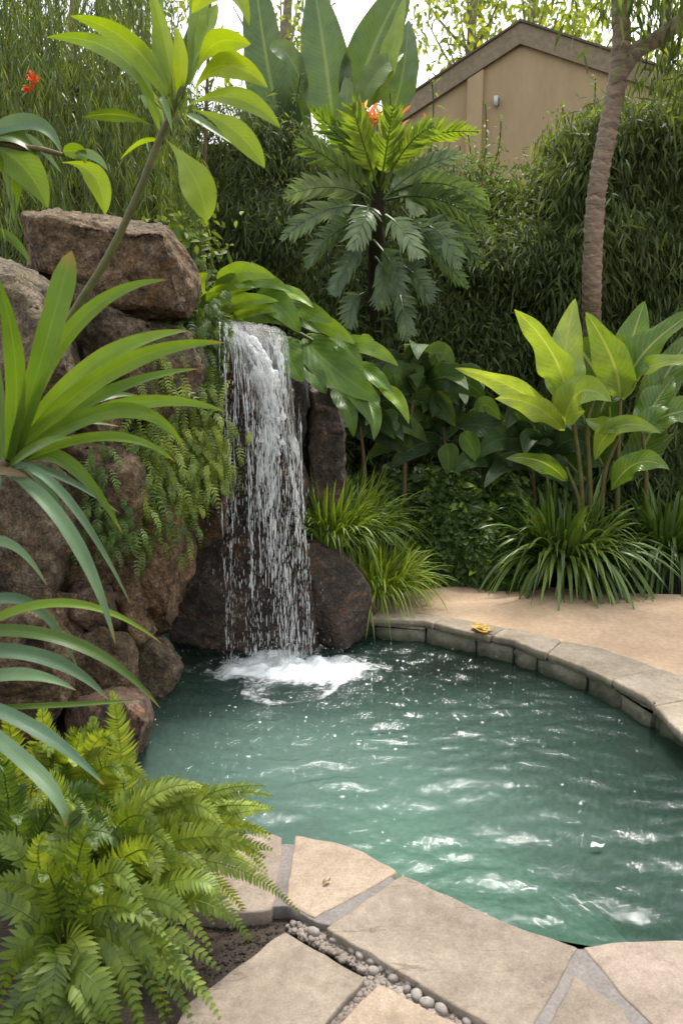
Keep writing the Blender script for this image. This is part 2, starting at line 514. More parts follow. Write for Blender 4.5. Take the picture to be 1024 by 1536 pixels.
def bark_mat(name, c1, c2):
    m, N, L, out = newmat(name)
    tc = N('ShaderNodeTexCoord')
    mp = N('ShaderNodeMapping', ins={'Vector': tc.outputs['Object'], 'Scale': (1, 1, 4.0)})
    n1 = N('ShaderNodeTexNoise', ins={'Vector': mp.outputs[0], 'Scale': 6.0, 'Detail': 8.0, 'Roughness': .7, 'Distortion': .8})
    n2 = N('ShaderNodeTexNoise', ins={'Vector': tc.outputs['Object'], 'Scale': 3.0, 'Detail': 4.0})
    base = ramp(N, n1.outputs['Fac'], [(.3, c1), (.65, c2)])
    base = mixc(N, ramp(N, n2.outputs['Fac'], [(.5, 0.0), (.7, .5)]), base, (.22, .19, .15))
    at = N('ShaderNodeSeparateColor', ins={0: N('ShaderNodeAttribute', attribute_name='col').outputs['Color']}).outputs[0]
    base = mixc(N, 1.0, base, ramp(N, math_(N, 'ADD', at, math_(N, 'MULTIPLY', math_(N, 'SUBTRACT', n1.outputs['Fac'], .5), .5)), [(.0, .55), (.14, .8), (.5, 1.0), (.85, 1.25)]), 'MULTIPLY')
    bp = N('ShaderNodeBump', ins={'Strength': 1.0, 'Distance': .03, 'Height': n1.outputs['Fac']})
    pr = N('ShaderNodeBsdfPrincipled', ins={'Base Color': base, 'Roughness': .88, 'Specular IOR Level': .25, 'Normal': bp.outputs[0]})
    L(pr.outputs[0], out.inputs[0])
    return m


M = {}
M['fern'] = leaf_mat('fern_green', (.05, .09, .01), (.155, .23, .02), (.36, .43, .06), transl=.34, rough=.42, vein=.3, vfreq=6, bump=.15)
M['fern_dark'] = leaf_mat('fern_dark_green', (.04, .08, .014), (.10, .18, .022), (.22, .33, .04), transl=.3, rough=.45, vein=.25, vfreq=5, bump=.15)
M['strap'] = leaf_mat('strap_green', (.045, .09, .015), (.11, .20, .018), (.21, .32, .022), transl=.36, spec=.35, rough=.42, vein=.2, vfreq=2, bump=.05, spots=.2, dry=.9)
M['strap_blue'] = leaf_mat('strap_blue_green', (.06, .12, .075), (.11, .19, .10), (.18, .27, .11), transl=.2, rough=.45, spec=.3, vein=.15, vfreq=2, bump=.05, spots=.2, dry=.9)
M['lime'] = leaf_mat('lime_leaf', (.06, .11, .012), (.15, .25, .012), (.29, .38, .018), transl=.42, spec=.35, rough=.3, vein=.25, vfreq=16, rib=(.38, .47, .08), bump=.07, spots=.18)
M['banana'] = leaf_mat('banana_leaf', (.055, .105, .045), (.10, .17, .07), (.24, .34, .04), transl=.3, rough=.36, vein=.5, vfreq=34, rib=(.25, .32, .15), bump=.3, spots=.2)
M['canna'] = leaf_mat('canna_leaf', (.05, .10, .025), (.15, .27, .035), (.42, .53, .12), transl=.42, rough=.3, vein=.7, vfreq=15, rib=(.50, .56, .20), bump=.35, spots=.2)
M['broad'] = leaf_mat('broad_leaf', (.035, .075, .012), (.10, .19, .02), (.25, .37, .032), transl=.32, rough=.4, spec=.35, vein=.25, vfreq=9, rib=(.24, .34, .08), bump=.14, spots=.25)
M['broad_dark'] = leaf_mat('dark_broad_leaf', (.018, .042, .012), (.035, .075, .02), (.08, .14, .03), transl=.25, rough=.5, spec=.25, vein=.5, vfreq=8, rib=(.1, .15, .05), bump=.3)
M['silver'] = leaf_mat('silver_pinnate', (.045, .085, .03), (.105, .175, .06), (.26, .34, .16), transl=.25, rough=.36, vein=.3, vfreq=3, rib=(.2, .27, .14), bump=.1)
M['pinnate_lime'] = leaf_mat('lime_pinnate', (.05, .10, .016), (.12, .21, .022), (.27, .37, .035), transl=.4, rough=.35, vein=.3, vfreq=3, bump=.1)
M['hedge'] = leaf_mat('hedge_leaf', (.05, .078, .03), (.105, .155, .055), (.23, .30, .11), transl=.48, rough=.55, spec=.22, vein=.3, vfreq=3, rib=(.1, .14, .05), bump=.1)
M['hedge_grey'] = leaf_mat('grey_hedge_leaf', (.05, .08, .034), (.11, .16, .064), (.25, .32, .13), transl=.48, rough=.55, spec=.22, vein=.2, vfreq=3, bump=.1)
M['shrub'] = leaf_mat('shrub_leaf', (.05, .085, .02), (.11, .17, .035), (.25, .33, .06), transl=.35, rough=.55, spec=.22, vein=.3, vfreq=3, bump=.1)
M['bamboo'] = leaf_mat('weeping_leaf', (.035, .06, .012), (.09, .145, .022), (.26, .33, .05), transl=.4, rough=.4, vein=.2, vfreq=2, bump=.05)
M['canopy'] = leaf_mat('far_tree_leaf', (.07, .12, .02), (.17, .24, .03), (.36, .42, .06), transl=.5, rough=.45, vein=.1, vfreq=2, bump=.05)
M['spider'] = leaf_mat('striped_strap', (.035, .075, .014), (.085, .155, .024), (.22, .31, .06), transl=.3, rough=.32, vein=.5, vfreq=1, rib=(.05, .1, .02), bump=.05, spots=.15)
M['grass'] = leaf_mat('grass_blade', (.06, .11, .014), (.16, .25, .022), (.32, .42, .045), transl=.35, rough=.35, vein=.2, vfreq=1, bump=.05, spots=.15)
M['ivy'] = leaf_mat('ivy_leaf', (.03, .065, .016), (.075, .14, .028), (.30, .42, .04), transl=.28, rough=.48, spec=.25, vein=.4, vfreq=5, rib=(.1, .16, .05), bump=.2)
M['stem'] = plain_mat('green_stem', (.055, .06, .016), (.12, .115, .03), scale=14, rough=.5, bump=.2, dist=.004)
M['brown_stem'] = plain_mat('brown_stem', (.07, .045, .02), (.17, .12, .05), scale=14, rough=.65, bump=.4, dist=.004)
M['twig'] = plain_mat('dark_twig', (.025, .022, .012), (.05, .045, .02), scale=10, rough=.9)
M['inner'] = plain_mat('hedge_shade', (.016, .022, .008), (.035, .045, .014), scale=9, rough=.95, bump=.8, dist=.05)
M['soil'] = plain_mat('dark_soil', (.022, .016, .012), (.06, .045, .034), scale=12, rough=.95, bump=1.0, dist=.02)
M['path'] = plain_mat('sand_paving', (.34, .235, .15), (.435, .318, .21), scale=3.2, rough=.92, bump=.5, dist=.006, grain=.13)
M['flag'] = stone_mat('buff_flagstone', (.145, .116, .088), (.205, .166, .126), (.27, .223, .173))
M['flag_pink'] = stone_mat('pink_flagstone', (.18, .14, .108), (.235, .187, .145), (.29, .235, .187), cracks=False)
M['flag_warm'] = stone_mat('warm_flagstone', (.215, .162, .115), (.28, .217, .157), (.34, .272, .205), cracks=False)
M['coping'] = stone_mat('coping_stone', (.20, .165, .12), (.29, .24, .175), (.38, .32, .245), cracks=False, bump=.6)
M['wallstone'] = stone_mat('pool_wall_stone', (.08, .08, .055), (.17, .16, .115), (.27, .245, .185), cracks=False, bump=.7, stain=-.07)
M['mortar'] = plain_mat('grey_mortar', (.115, .10, .092), (.175, .155, .143), scale=9, rough=.9, bump=.3, dist=.006)
M['gravel'] = stone_mat('gravel_stone', (.13, .105, .085), (.24, .20, .17), (.38, .34, .29), cracks=False, bump=.3)
M['pebble'] = stone_mat('pebble_stone', (.16, .135, .12), (.25, .22, .195), (.36, .33, .30), cracks=False, bump=.2)
M['basin'] = plain_mat('pool_plaster', (.075, .13, .10), (.13, .195, .155), scale=2.2, rough=.8, bump=.1)
M['rock_brown'] = rock_mat('brown_rock', (.075, .047, .027), (.25, .165, .095), (.235, .115, .045), moss=.3)
M['rock_grey'] = rock_mat('grey_rock', (.07, .05, .033), (.23, .172, .112), (.21, .11, .05), moss=.45)
M['rock_rust'] = rock_mat('rust_rock', (.12, .07, .04), (.27, .165, .095), (.30, .135, .05), moss=.2)
M['rock_wet'] = rock_mat('wet_rock', (.035, .022, .015), (.105, .068, .046), (.19, .09, .04), wet=.8)
M['rock_red'] = rock_mat('reddish_wet_rock', (.07, .04, .025), (.195, .115, .07), (.23, .105, .045), wet=.5)
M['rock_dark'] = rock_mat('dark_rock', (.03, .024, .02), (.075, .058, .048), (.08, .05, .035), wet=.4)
M['water'] = water_mat()
M['foam'] = foam_mat()
M['stream'] = splash_mat('white_water', .85)
M['sheet'] = splash_mat('thin_water', .42, .08)
M['drop'] = splash_mat('water_drop', .8)
M['bark'] = bark_mat('ringed_bark', (.15, .105, .075), (.36, .275, .205))
M['far_bark'] = bark_mat('pale_bark', (.16, .13, .09), (.34, .29, .2))
M['render'] = plain_mat('tan_render', (.36, .265, .15), (.46, .34, .195), scale=1.1, rough=.92, bump=.1, dist=.004, stretch=(1, 1, .35), grain=.04)
M['fascia'] = plain_mat('brown_fascia', (.225, .178, .112), (.26, .205, .13), scale=1.5, rough=.7, bump=.1)
M['roofing'] = plain_mat('brown_roofing', (.10, .075, .05), (.16, .125, .085), scale=3, rough=.85, bump=.3)
M['lampmetal'] = plain_mat('pale_metal', (.5, .5, .5), (.6, .6, .6), scale=5, rough=.4)
M['lampdark'] = plain_mat('dark_metal', (.05, .045, .04), (.08, .07, .06), scale=5, rough=.5)
M['red'] = leaf_mat('red_petal', (.5, .04, .012), (.7, .08, .015), (.85, .2, .03), transl=.3, vein=.1)
M['peach'] = leaf_mat('peach_petal', (.55, .12, .05), (.75, .32, .13), (.8, .62, .42), transl=.3, vein=.1)
M['yellowleaf'] = leaf_mat('fallen_yellow', (.30, .17, .02), (.45, .27, .03), (.5, .33, .05), transl=.15, vein=.5, vfreq=6)
M['brownleaf'] = leaf_mat('fallen_brown', (.12, .07, .03), (.2, .12, .05), (.25, .16, .07), transl=.1, vein=.3, vfreq=6)
M['whitepetal'] = leaf_mat('white_petal', (.6, .6, .55), (.7, .7, .66), (.8, .8, .78), transl=.2, vein=.1)

# ------------------------------------------------------------------ ground, pool, paving
Z_W = -0.10          # water level
Z_G = -0.045         # soil level
Z_C = 0.035          # far coping top
Z_P = 0.02           # far path

wl = [G(x, y, Z_W) for x, y in ((561, 955), (634, 964), (696, 977), (738, 986), (805, 1010), (871, 1034), (942, 1069), (984, 1098), (1024, 1128))]
cin = [G(x, y, Z_C) for x, y in ((552, 926), (568, 927), (634, 930), (682, 942), (729, 953), (767, 960), (805, 975), (842, 986), (894, 1008), (932, 1027), (968, 1046), (989, 1067), (1024, 1102))]
cout = [G(x, y, Z_C) for x, y in ((560, 908), (587, 911), (658, 921), (729, 935), (786, 946), (842, 960), (899, 970), (961, 991), (1024, 1016), (1075, 1040))]
ext = [(1.85, 2.95), (2.15, 2.6), (2.25, 2.25), (2.05, 2.0), (1.6, 1.93)]
far_in = [p[:2] for p in wl] + [np.array(e) for e in ext]
near_px = ((1024, 1410), (940, 1412), (868, 1422), (800, 1400), (740, 1378), (680, 1348), (600, 1310), (560, 1283), (510, 1262), (440, 1252), (380, 1250), (310, 1252))
near_in = [G(x, y, 0)[:2] for x, y in near_px]
left_in = [G(x, y, Z_W)[:2] for x, y in ((110, 1190), (120, 1120), (140, 1050), (200, 985), (320, 945), (450, 930))]
pool = [np.array(p) for p in far_in + near_in + left_in]
# far waterline points shifted a little outward so the wall face stands in the water
pool_poly = np.array(pool)


def offset_poly(poly, d):
    p = np.asarray(poly, float); n = len(p)
    out = []
    area = sum(p[i][0] * p[(i + 1) % n][1] - p[(i + 1) % n][0] * p[i][1] for i in range(n))
    s = 1 if area > 0 else -1
    for i in range(n):
        a, b, c = p[i - 1], p[i], p[(i + 1) % n]
        t = nrm(c - a)
        out.append(b + s * d * np.array((t[1], -t[0])))
    return np.array(out)


def filled(name, loops, z, mat, kind=None):
    bm = bmesh.new()
    es = []
    for lp in loops:
        vs = [bm.verts.new((float(p[0]), float(p[1]), z)) for p in lp]
        es += [bm.edges.new((vs[i], vs[(i + 1) % len(vs)])) for i in range(len(vs))]
    bmesh.ops.triangle_fill(bm, use_beauty=True, use_dissolve=False, edges=es)
    bmesh.ops.recalc_face_normals(bm, faces=bm.faces)
    for f in bm.faces:
        if f.normal.z < 0: f.normal_flip()
    me = bpy.data.meshes.new(name); bm.to_mesh(me); bm.free()
    me.materials.append(mat)
    o = bpy.data.objects.new(name, me); COL.objects.link(o)
    if kind: o['kind'] = kind
    return o


hole = offset_poly(pool_poly, .05)
filled('ground', [[(-250, -250), (250, -250), (250, 250), (-250, 250)], hole], Z_G, M['soil'], 'structure')

# basin: sloping walls and a floor
mb = MB()
rings = [(offset_poly(pool_poly, .05), Z_G), (offset_poly(pool_poly, .03), -.25), (offset_poly(pool_poly, -.05), -.75), (offset_poly(pool_poly, -.25), -.95)]
A = np.array([[np.array((p[0], p[1], z)) for p in np.concatenate([r, r[:1]])] for r, z in rings])
mb.grids(A)
cx, cy = pool_poly.mean(0)
r3 = rings[-1][0]
fan = np.concatenate([[[cx, cy, -.95]], np.array([[p[0], p[1], -.95] for p in r3])])
mb.mesh(fan, tris=[(0, i + 1, (i + 1) % len(r3) + 1) for i in range(len(r3))])
tag(mb.build('pool_basin', M['basin']), kind='structure')

# water surface with real waves
IMP = P(430, 1000, 4.3)[:2]
gx = np.arange(-1.75, 2.35, .0165); gy = np.arange(1.75, 5.25, .0165)
X, Yg = np.meshgrid(gx, gy)
wr = np.random.default_rng(5)


def wave_h(X, Y):
    h = np.zeros_like(X)
    dist = np.hypot(X - IMP[0], Y - IMP[1])
    agit = np.exp(-dist / .9)
    wx = X + .05 * np.sin(3.1 * Y + 1) + .03 * np.sin(7.3 * X + 2.2 * Y); wy = Y + .05 * np.sin(2.7 * X + 2) + .03 * np.sin(6.1 * Y - 3 * X)
    for k in range(34):
        lam = .055 * (1.085 ** k) if k < 26 else .06 + .012 * (k - 26)
        th = wr.normal(-1.45, .55)
        amp = lam * .0088 * min(1, (.16 / lam)) ** .8 * wr.uniform(.5, 1.2)
        q = 2 * PI / lam * (wx * math.cos(th) + wy * math.sin(th)) + wr.random() * 6.28
        h += amp * (np.sin(q) + .25 * np.sin(2 * q + .6)) * (.62 + 1.3 * agit)
    h += .014 * np.exp(-dist / .55) * np.sin(2 * PI * dist / .15 + .8 * np.sin(4 * np.arctan2(Y - IMP[1], X - IMP[0])))
    return h, agit


H, AG = wave_h(X, Yg)
# keep the sheet only inside the pool
def inside(px, py, poly):
    r = np.zeros(px.shape, bool)
    n = len(poly)
    for i in range(n):
        x1, y1 = poly[i]; x2, y2 = poly[(i + 1) % n]
        c = ((y1 > py) != (y2 > py)) & (px < (x2 - x1) * (py - y1) / (y2 - y1 + 1e-12) + x1)
        r ^= c
    return r


keep = inside(X, Yg, offset_poly(pool_poly, .045))
mb = MB()
C = np.zeros(X.shape + (4,)); C[..., 0] = AG
mc = G(470, 1165, Z_W)
C[..., 1] = np.clip(np.exp(-(((X - mc[0]) / 1.0) ** 2 + ((Yg - mc[1]) / .95) ** 2)) + .12 * np.sin(3 * X + 2 * np.sin(2.3 * Yg)) * np.sin(2.6 * Yg + X), 0, 1)
r_, k_ = X.shape
idx = np.arange(r_ * k_).reshape(r_, k_)
kq = keep[:-1, :-1] | keep[1:, 1:] | keep[1:, :-1] | keep[:-1, 1:]
q = np.stack([idx[:-1, :-1], idx[:-1, 1:], idx[1:, 1:], idx[1:, :-1]], -1)[kq]
used = np.unique(q)
remap = np.full(r_ * k_, -1); remap[used] = np.arange(len(used))
mb.mesh(np.stack([X, Yg, Z_W + H], -1).reshape(-1, 3)[used], quads=remap[q], c=C.reshape(-1, 4)[used])
tag(mb.build('water', M['water'], origin=(cx, cy, Z_W)), kind='structure')

# foam where the fall strikes, plus flecks drifting off
fx = np.arange(-1.25, .55, .011); fy = np.arange(3.35, 4.75, .011)
FX, FY = np.meshgrid(fx, fy)


def fbm(X, Y, seed, f0, octv=5):
    r = np.random.default_rng(seed); h = np.zeros_like(X); a = 1; tot = 0; f = f0
    for o in range(octv):
        for _ in range(4):
            th = r.random() * 6.28
            h += a * .5 * np.sin(f * (X * math.cos(th) + Y * math.sin(th)) * 6.28 + r.random() * 6.28 + 1.5 * np.sin(f * 3 * (Y * math.cos(th) - X * math.sin(th))))
        tot += a; a *= .6; f *= 1.9
    return h / tot


wr = np.random.default_rng(5)
FH, _ = wave_h(FX, FY)
core = P(455, 1010, 4.18)[:2]
dx_, dy_ = (FX - core[0]), (FY - core[1])
d1 = np.sqrt((dx_ / .36) ** 2 + (dy_ / .13) ** 2)
d2 = np.hypot(dx_ + .12, dy_ - .02)
den = .95 * np.exp(-(d1 ** 2) * .8) + .74 * np.exp(-d2 / .42) + .34 * fbm(FX, FY, 3, 2.2) * np.exp(-d2 / .8)
den += .34 * np.exp(-((d2 - .42 - .06 * np.sin(3 * np.arctan2(dy_, dx_))) / .028) ** 2) * (dx_ > -.3) * np.exp(-np.abs(dy_ + .3) / .5)
den += .16 * np.exp(-d2 / .5) * (fbm(FX, FY, 17, 4.0) > .05) + .0
den -= .08
heap = .035 * np.exp(-(d1 ** 2) * 1.3) * (1 + .8 * fbm(FX, FY, 9, 5.0))
den = np.clip(den, 0, 1.02)
fk = inside(FX, FY, pool_poly) & (den > .1)
q = np.stack([np.arange(FX.size).reshape(FX.shape)[:-1, :-1], np.arange(FX.size).reshape(FX.shape)[:-1, 1:], np.arange(FX.size).reshape(FX.shape)[1:, 1:], np.arange(FX.size).reshape(FX.shape)[1:, :-1]], -1)
q = q[fk[:-1, :-1] & fk[1:, 1:] & fk[:-1, 1:] & fk[1:, :-1]]
used = np.unique(q); remap = np.full(FX.size, -1); remap[used] = np.arange(len(used))
C = np.zeros(FX.shape + (4,)); C[..., 0] = den
mb = MB()
mb.mesh(np.stack([FX, FY, Z_W + FH + .005 + np.maximum(heap, 0)], -1).reshape(-1, 3)[used], quads=remap[q], c=C.reshape(-1, 4)[used])
# flecks
nf = 260
ang = rng.normal(-1.2, 1.2, nf); rad = rng.gamma(2.0, .33, nf) + .2
fxy = np.stack([core[0] + rad * np.cos(ang) * 1.15, core[1] + rad * np.sin(ang) * .9], 1)
ok = inside(fxy[:, 0], fxy[:, 1], pool_poly)
fxy = fxy[ok]
wr = np.random.default_rng(5)
hh, _ = wave_h(fxy[:, 0], fxy[:, 1])
c = np.stack([fxy[:, 0], fxy[:, 1], Z_W + hh + .001], 1)
s = .0015 + .0045 * rng.random(len(c)) ** 4
blobs(mb, c, np.stack([s * 1.6, s, s * .35], 1), 4, 7, .3, tint=np.full(len(c), 1.4))
tag(mb.build('foam', M['foam'], origin=(core[0], core[1], Z_W)), 'white foam churning where the waterfall strikes the pool', 'foam', kind='stuff')

# ---- slabs
def slab(name, poly, z, thick, mat, label, cat, group=None, jit=.004, seed=0, step=.012, bev=.005, tilt=(0, 0)):
    poly = np.asarray(poly, float)[:, :2]
    r = np.random.default_rng(seed)
    pts = []
    n = len(poly)
    for i in range(n):
        a, b = poly[i], poly[(i + 1) % n]
        k = max(1, int(np.linalg.norm(b - a) / step))
        for j in range(k):
            pts.append(a + (b - a) * j / k)
    p = np.array(pts)
    # round the corners a little
    p = .7 * p + .15 * (np.roll(p, 1, 0) + np.roll(p, -1, 0))
    nz = r.standard_normal(len(p))
    for _ in range(6): nz = .5 * nz + .25 * (np.roll(nz, 1) + np.roll(nz, -1))
    p = offset_poly(p, 0) if True else p
    t = nrm(np.roll(p, -1, 0) - np.roll(p, 1, 0)); nn = np.stack([t[:, 1], -t[:, 0]], 1)
    nz = nz / (nz.std() + 1e-9) * .5
    p = p + nn * (nz * jit)[:, None]
    c0 = p.mean(0)
    def ring(q, zz, jz=0): return np.concatenate([q, (zz + jz * nz + (q[:, :1] - c0[0])[:, 0] * tilt[0] + (q[:, 1:] - c0[1])[:, 0] * tilt[1])[:, None]], 1)
    rr = [ring(offset_poly(p, -.02), z - thick), ring(offset_poly(p, .0), z - thick * .55, .004), ring(p, z - bev * .8, .003), ring(offset_poly(p, -bev * .45), z - bev * .2), ring(offset_poly(p, -bev * 1.3), z)]
    bm = bmesh.new()
    vr = [[bm.verts.new(v) for v in q] for q in rr]
    m = len(p)
    for a in range(len(vr) - 1):
        for i in range(m):
            f = bm.faces.new((vr[a][i], vr[a][(i + 1) % m], vr[a + 1][(i + 1) % m], vr[a + 1][i])); f.smooth = a > 0
    bm.faces.new(vr[-1]); bm.faces.new(list(reversed(vr[0])))
    bmesh.ops.recalc_face_normals(bm, faces=bm.faces)
    me = bpy.data.meshes.new(name)
    bmesh.ops.translate(bm, vec=(-c0[0], -c0[1], -(z - thick)), verts=bm.verts)
    bm.to_mesh(me); bm.free(); me.materials.append(mat)
    o = bpy.data.objects.new(name, me); COL.objects.link(o); o.location = (c0[0], c0[1], z - thick)
    return tag(o, label, cat, group)


gp = lambda z, *pp: [G(x, y, z) for x, y in pp]
GF = 'flagstones on the near pool edge'
slab('flagstone', gp(0, (250, 1262), (310, 1250), (410, 1250), (424, 1256), (413, 1345), (406, 1364), (330, 1372), (255, 1360)), 0, .085, M['flag_pink'], 'pinkish flagstone half hidden under the arching fern fronds', 'flagstone', GF, seed=1)
slab('flagstone', gp(0, (443, 1253), (500, 1262), (545, 1277), (597, 1308), (472, 1377), (428, 1352)), 0, .085, M['flag_warm'], 'warm buff flagstone with rounded pool edge and a dry leaf on it', 'flagstone', GF, seed=2)
slab('flagstone', gp(0, (603, 1312), (700, 1356), (770, 1388), (815, 1404), (866, 1421), (834, 1478), (796, 1540), (770, 1560), (488, 1391)), 0, .085, M['flag'], 'largest flagstone, cracked, lying between pool and gravel strip', 'flagstone', GF, seed=3)
slab('flagstone', gp(0, (874, 1420), (940, 1411), (1024, 1410), (1180, 1412), (1300, 1440), (1240, 1600), (1010, 1570), (940, 1500)), 0, .085, M['flag_pink'], 'smooth flagstone at the corner where the pool edge turns away', 'flagstone', GF, seed=4)
slab('flagstone', gp(0, (860, 1462), (928, 1508), (960, 1560), (930, 1620), (812, 1560)), 0, .085, M['flag'], 'small wedge flagstone between two diagonal mortar joints', 'flagstone', GF, seed=5)
GS = 'stepping flagstones beyond the gravel'
slab('flagstone', gp(-.008, (428, 1397), (547, 1466), (440, 1590), (240, 1590), (280, 1506)), -.008, .06, M['flag'], 'square flagstone beside the bare soil and the gravel strip', 'flagstone', GS, seed=6)
slab('flagstone', gp(-.008, (568, 1474), (690, 1540), (640, 1620), (470, 1600), (510, 1534)), -.008, .06, M['flag_warm'], 'flagstone corner framed by gravel on two sides', 'flagstone', GS, seed=7)
# mortar bed under the edge stones
bed = gp(0, (250, 1272), (310, 1262), (440, 1264), (510, 1274), (560, 1296), (600, 1321), (680, 1358), (740, 1387), (868, 1421), (940, 1416), (1024, 1415), (1200, 1426), (1330, 1450), (1300, 1700), (850, 1640), (790, 1558), (505, 1388), (474, 1381), (430, 1356), (330, 1364), (250, 1356))
mb_o = slab('mortar_bed', bed, -.0045, .08, M['mortar'], None, None, seed=8, jit=.002, bev=.003)
mb_o['kind'] = 'structure'

# ---- gravel
def in_poly_points(poly, n):
    p = np.array(poly)[:, :2]
    lo, hi = p.min(0), p.max(0)
    q = lo + (hi - lo) * rng.random((n * 6, 2))
    q = q[inside(q[:, 0], q[:, 1], p)]
    return q[:n]


strips = [gp(-.03, (430, 1384), (470, 1384), (800, 1590), (690, 1560), (555, 1462), (440, 1397)), gp(-.03, (545, 1463), (572, 1473), (500, 1560), (440, 1600))]
mb = MB()
for st, n in ((strips[0], 1500), (strips[1], 420)):
    q = in_poly_points(st, n)
    s = .0045 + .0065 * rng.random(len(q)) ** 1.5
    blobs(mb, np.stack([q[:, 0], q[:, 1], Z_G + .004 + .012 * rng.random(len(q))], 1), np.stack([s * 1.2, s, s * .8], 1), 5, 7, .16)
tag(mb.build('gravel', M['gravel']), 'fine grey brown gravel filling the joints between flagstones', 'gravel', kind='stuff')
# larger pebbles, each a thing of its own
peb_px = [(558, 1442), (572, 1452), (540, 1432), (600, 1462), (590, 1468), (615, 1474), (632, 1482), (648, 1496), (668, 1502), (676, 1494), (654, 1484), (690, 1512), (706, 1524), (625, 1492), (610, 1484), (585, 1458), (528, 1424), (640, 1504), (560, 1456), (715, 1516), (470, 1398), (500, 1410), (662, 1514), (700, 1532), (720, 1530)]
for i, (x, y) in enumerate(peb_px):
    mb = MB(); p = G(x, y, -.022)
    s = random.uniform(.009, .0155)
    blobs(mb, np.array([p]), np.array([[s * 1.3, s, s * .85]]), 9, 12, .05)
    o = mb.build('pebble', M['pebble'])
    tag(o, 'rounded grey pebble lying on the gravel strip beside the largest flagstone', 'pebble', 'pebbles on the gravel strip')
# soil crumbs
mb = MB()
q = in_poly_points(gp(Z_G, (285, 1400), (430, 1372), (440, 1395), (275, 1500)), 260)
s = .002 + .005 * rng.random(len(q)) ** 2
blobs(mb, np.stack([q[:, 0], q[:, 1], np.full(len(q), Z_G + .001)], 1), np.stack([s, s, s * .7], 1), 4, 6, .2)
tag(mb.build('soil_crumbs', M['soil']), 'loose dark soil crumbs on the bare bed by the fern', 'soil', kind='stuff')

# ---- far rim: coping stones, block wall, path
cin2 = np.array([p[:2] for p in cin] + [np.array(e) + np.array((-.05, -.0)) for e in ext[:4]])
co2 = np.array([p[:2] for p in cout] + [np.array((2.25, 3.2)), np.array((2.6, 2.75)), np.array((2.7, 2.25)), np.array((2.5, 1.75))])
ci = resample(cin2, 240); co = resample(co2, 240)
# pair inner and outer by nearest direction: simple arc-length pairing up to the frame edge and beyond
cuts = [0, 26, 50, 74, 101, 122, 152, 190, 239]
clab = ['coping stone tucked against the wet brown boulder', 'coping stone between the boulder and the one with the yellow leaf', 'coping stone with the fallen yellow leaf on it', 'coping stone just past the one with the yellow leaf',
        'middle coping stone, above the chipped wall blocks', 'thick coping stone at the frame edge with wavy lip', 'coping stone round the bend past the frame edge', 'last coping stone before the near paving']
for i in range(len(cuts) - 1):
    a, b = cuts[i], cuts[i + 1]
    ja, jb = [int(np.argmin(np.hypot(*(co - ci[q]).T))) for q in (a, b)]
    inn = ci[a:b + 1].copy(); outp = co[ja:jb + 1][::-1].copy()
    inn += (np.random.default_rng(40 + i).standard_normal(inn.shape) * .004)
    g0 = .0015
    poly = np.concatenate([inn, outp])
    poly = offset_poly(poly, -g0)
    slab('coping_stone', poly, Z_C + random.uniform(-.004, .004), .055, M['coping'], clab[i], 'coping stone', 'coping stones of the far pool rim', seed=60 + i, jit=.005, step=.03, bev=.009)
mb = MB()
con = co[np.array([int(np.argmin(np.hypot(*(co - q).T))) for q in ci])]
ba, bb_ = ci + (con - ci) * .22, ci + (con - ci) * .95
z_ = lambda q, z: np.concatenate([q, np.full((len(q), 1), z)], 1)
mb.grids(np.stack([z_(ba, -.02), z_(ba, Z_C - .014), z_(bb_, Z_C - .014)]))
mb.build('mortar_bed', M['mortar'])['kind'] = 'structure'
# block wall
wp = np.array([p for p in far_in])
wp = resample(wp, 400)
mb = MB()
Ltot = np.linalg.norm(np.diff(wp, axis=0), axis=1).sum()
pos = 0.0
r = np.random.default_rng(4)
while pos < Ltot - .08:
    ln = r.uniform(.15, .34)
    e = min(pos + ln, Ltot)
    ia, ib = int(pos / Ltot * 399), int(e / Ltot * 399)
    a, b = wp[ia], wp[ib]
    t = nrm(b - a); nn = np.array((-t[1], t[0])) * 1.0
    if np.dot(nn, np.array((cx, cy)) - a) > 0: nn = -nn      # outward
    f_off = r.uniform(-.012, .01)
    k = 8
    us = np.linspace(0, 1, k); zs = np.array([-.32, -.2, -.11, -.07, -.03, -.012])
    fr = np.zeros((len(zs), k, 3))
    for iz, z in enumerate(zs):
        for iu, u in enumerate(us):
            edge = min(1, min(u, 1 - u) * ln / .018) if 0 < u < 1 else 0
            ez = 1 if 0 < iz < len(zs) - 1 else 0
            bul = .016 * (1 - edge * ez) + f_off + .006 * r.standard_normal()
            p2 = a + t * (.006 + (np.linalg.norm(b - a) - .012) * u) + nn * bul
            fr[iz, iu] = (p2[0], p2[1], z)
    back = fr.copy(); back[..., :2] += nn * .12
    mb.grids(fr); mb.grids(np.stack([fr[-1], back[-1]])); mb.grids(np.stack([fr[:, 0], back[:, 0]])); mb.grids(np.stack([fr[:, -1], back[:, -1]]))
    pos = e
o = mb.build('pool_wall', M['wallstone'])
tag(o, 'low curved wall of rough stone blocks under the coping stones', 'pool wall')

pf = co[:215] + (ci[:215] - co[:215]) * .35
pathp = [G(575, 893, Z_P)[:2], G(600, 868, Z_P)[:2], G(622, 858, Z_P)[:2], G(700, 866, Z_P)[:2], G(800, 878, Z_P)[:2], G(900, 888, Z_P)[:2], G(1024, 892, Z_P)[:2], np.array((4.5, 5.3)), np.array((9, 5.2)), np.array((9, 1.6)), np.array((2.7, 1.6))]
filled('path', [list(pf) + list(reversed(pathp))], Z_P, M['path'], 'structure')

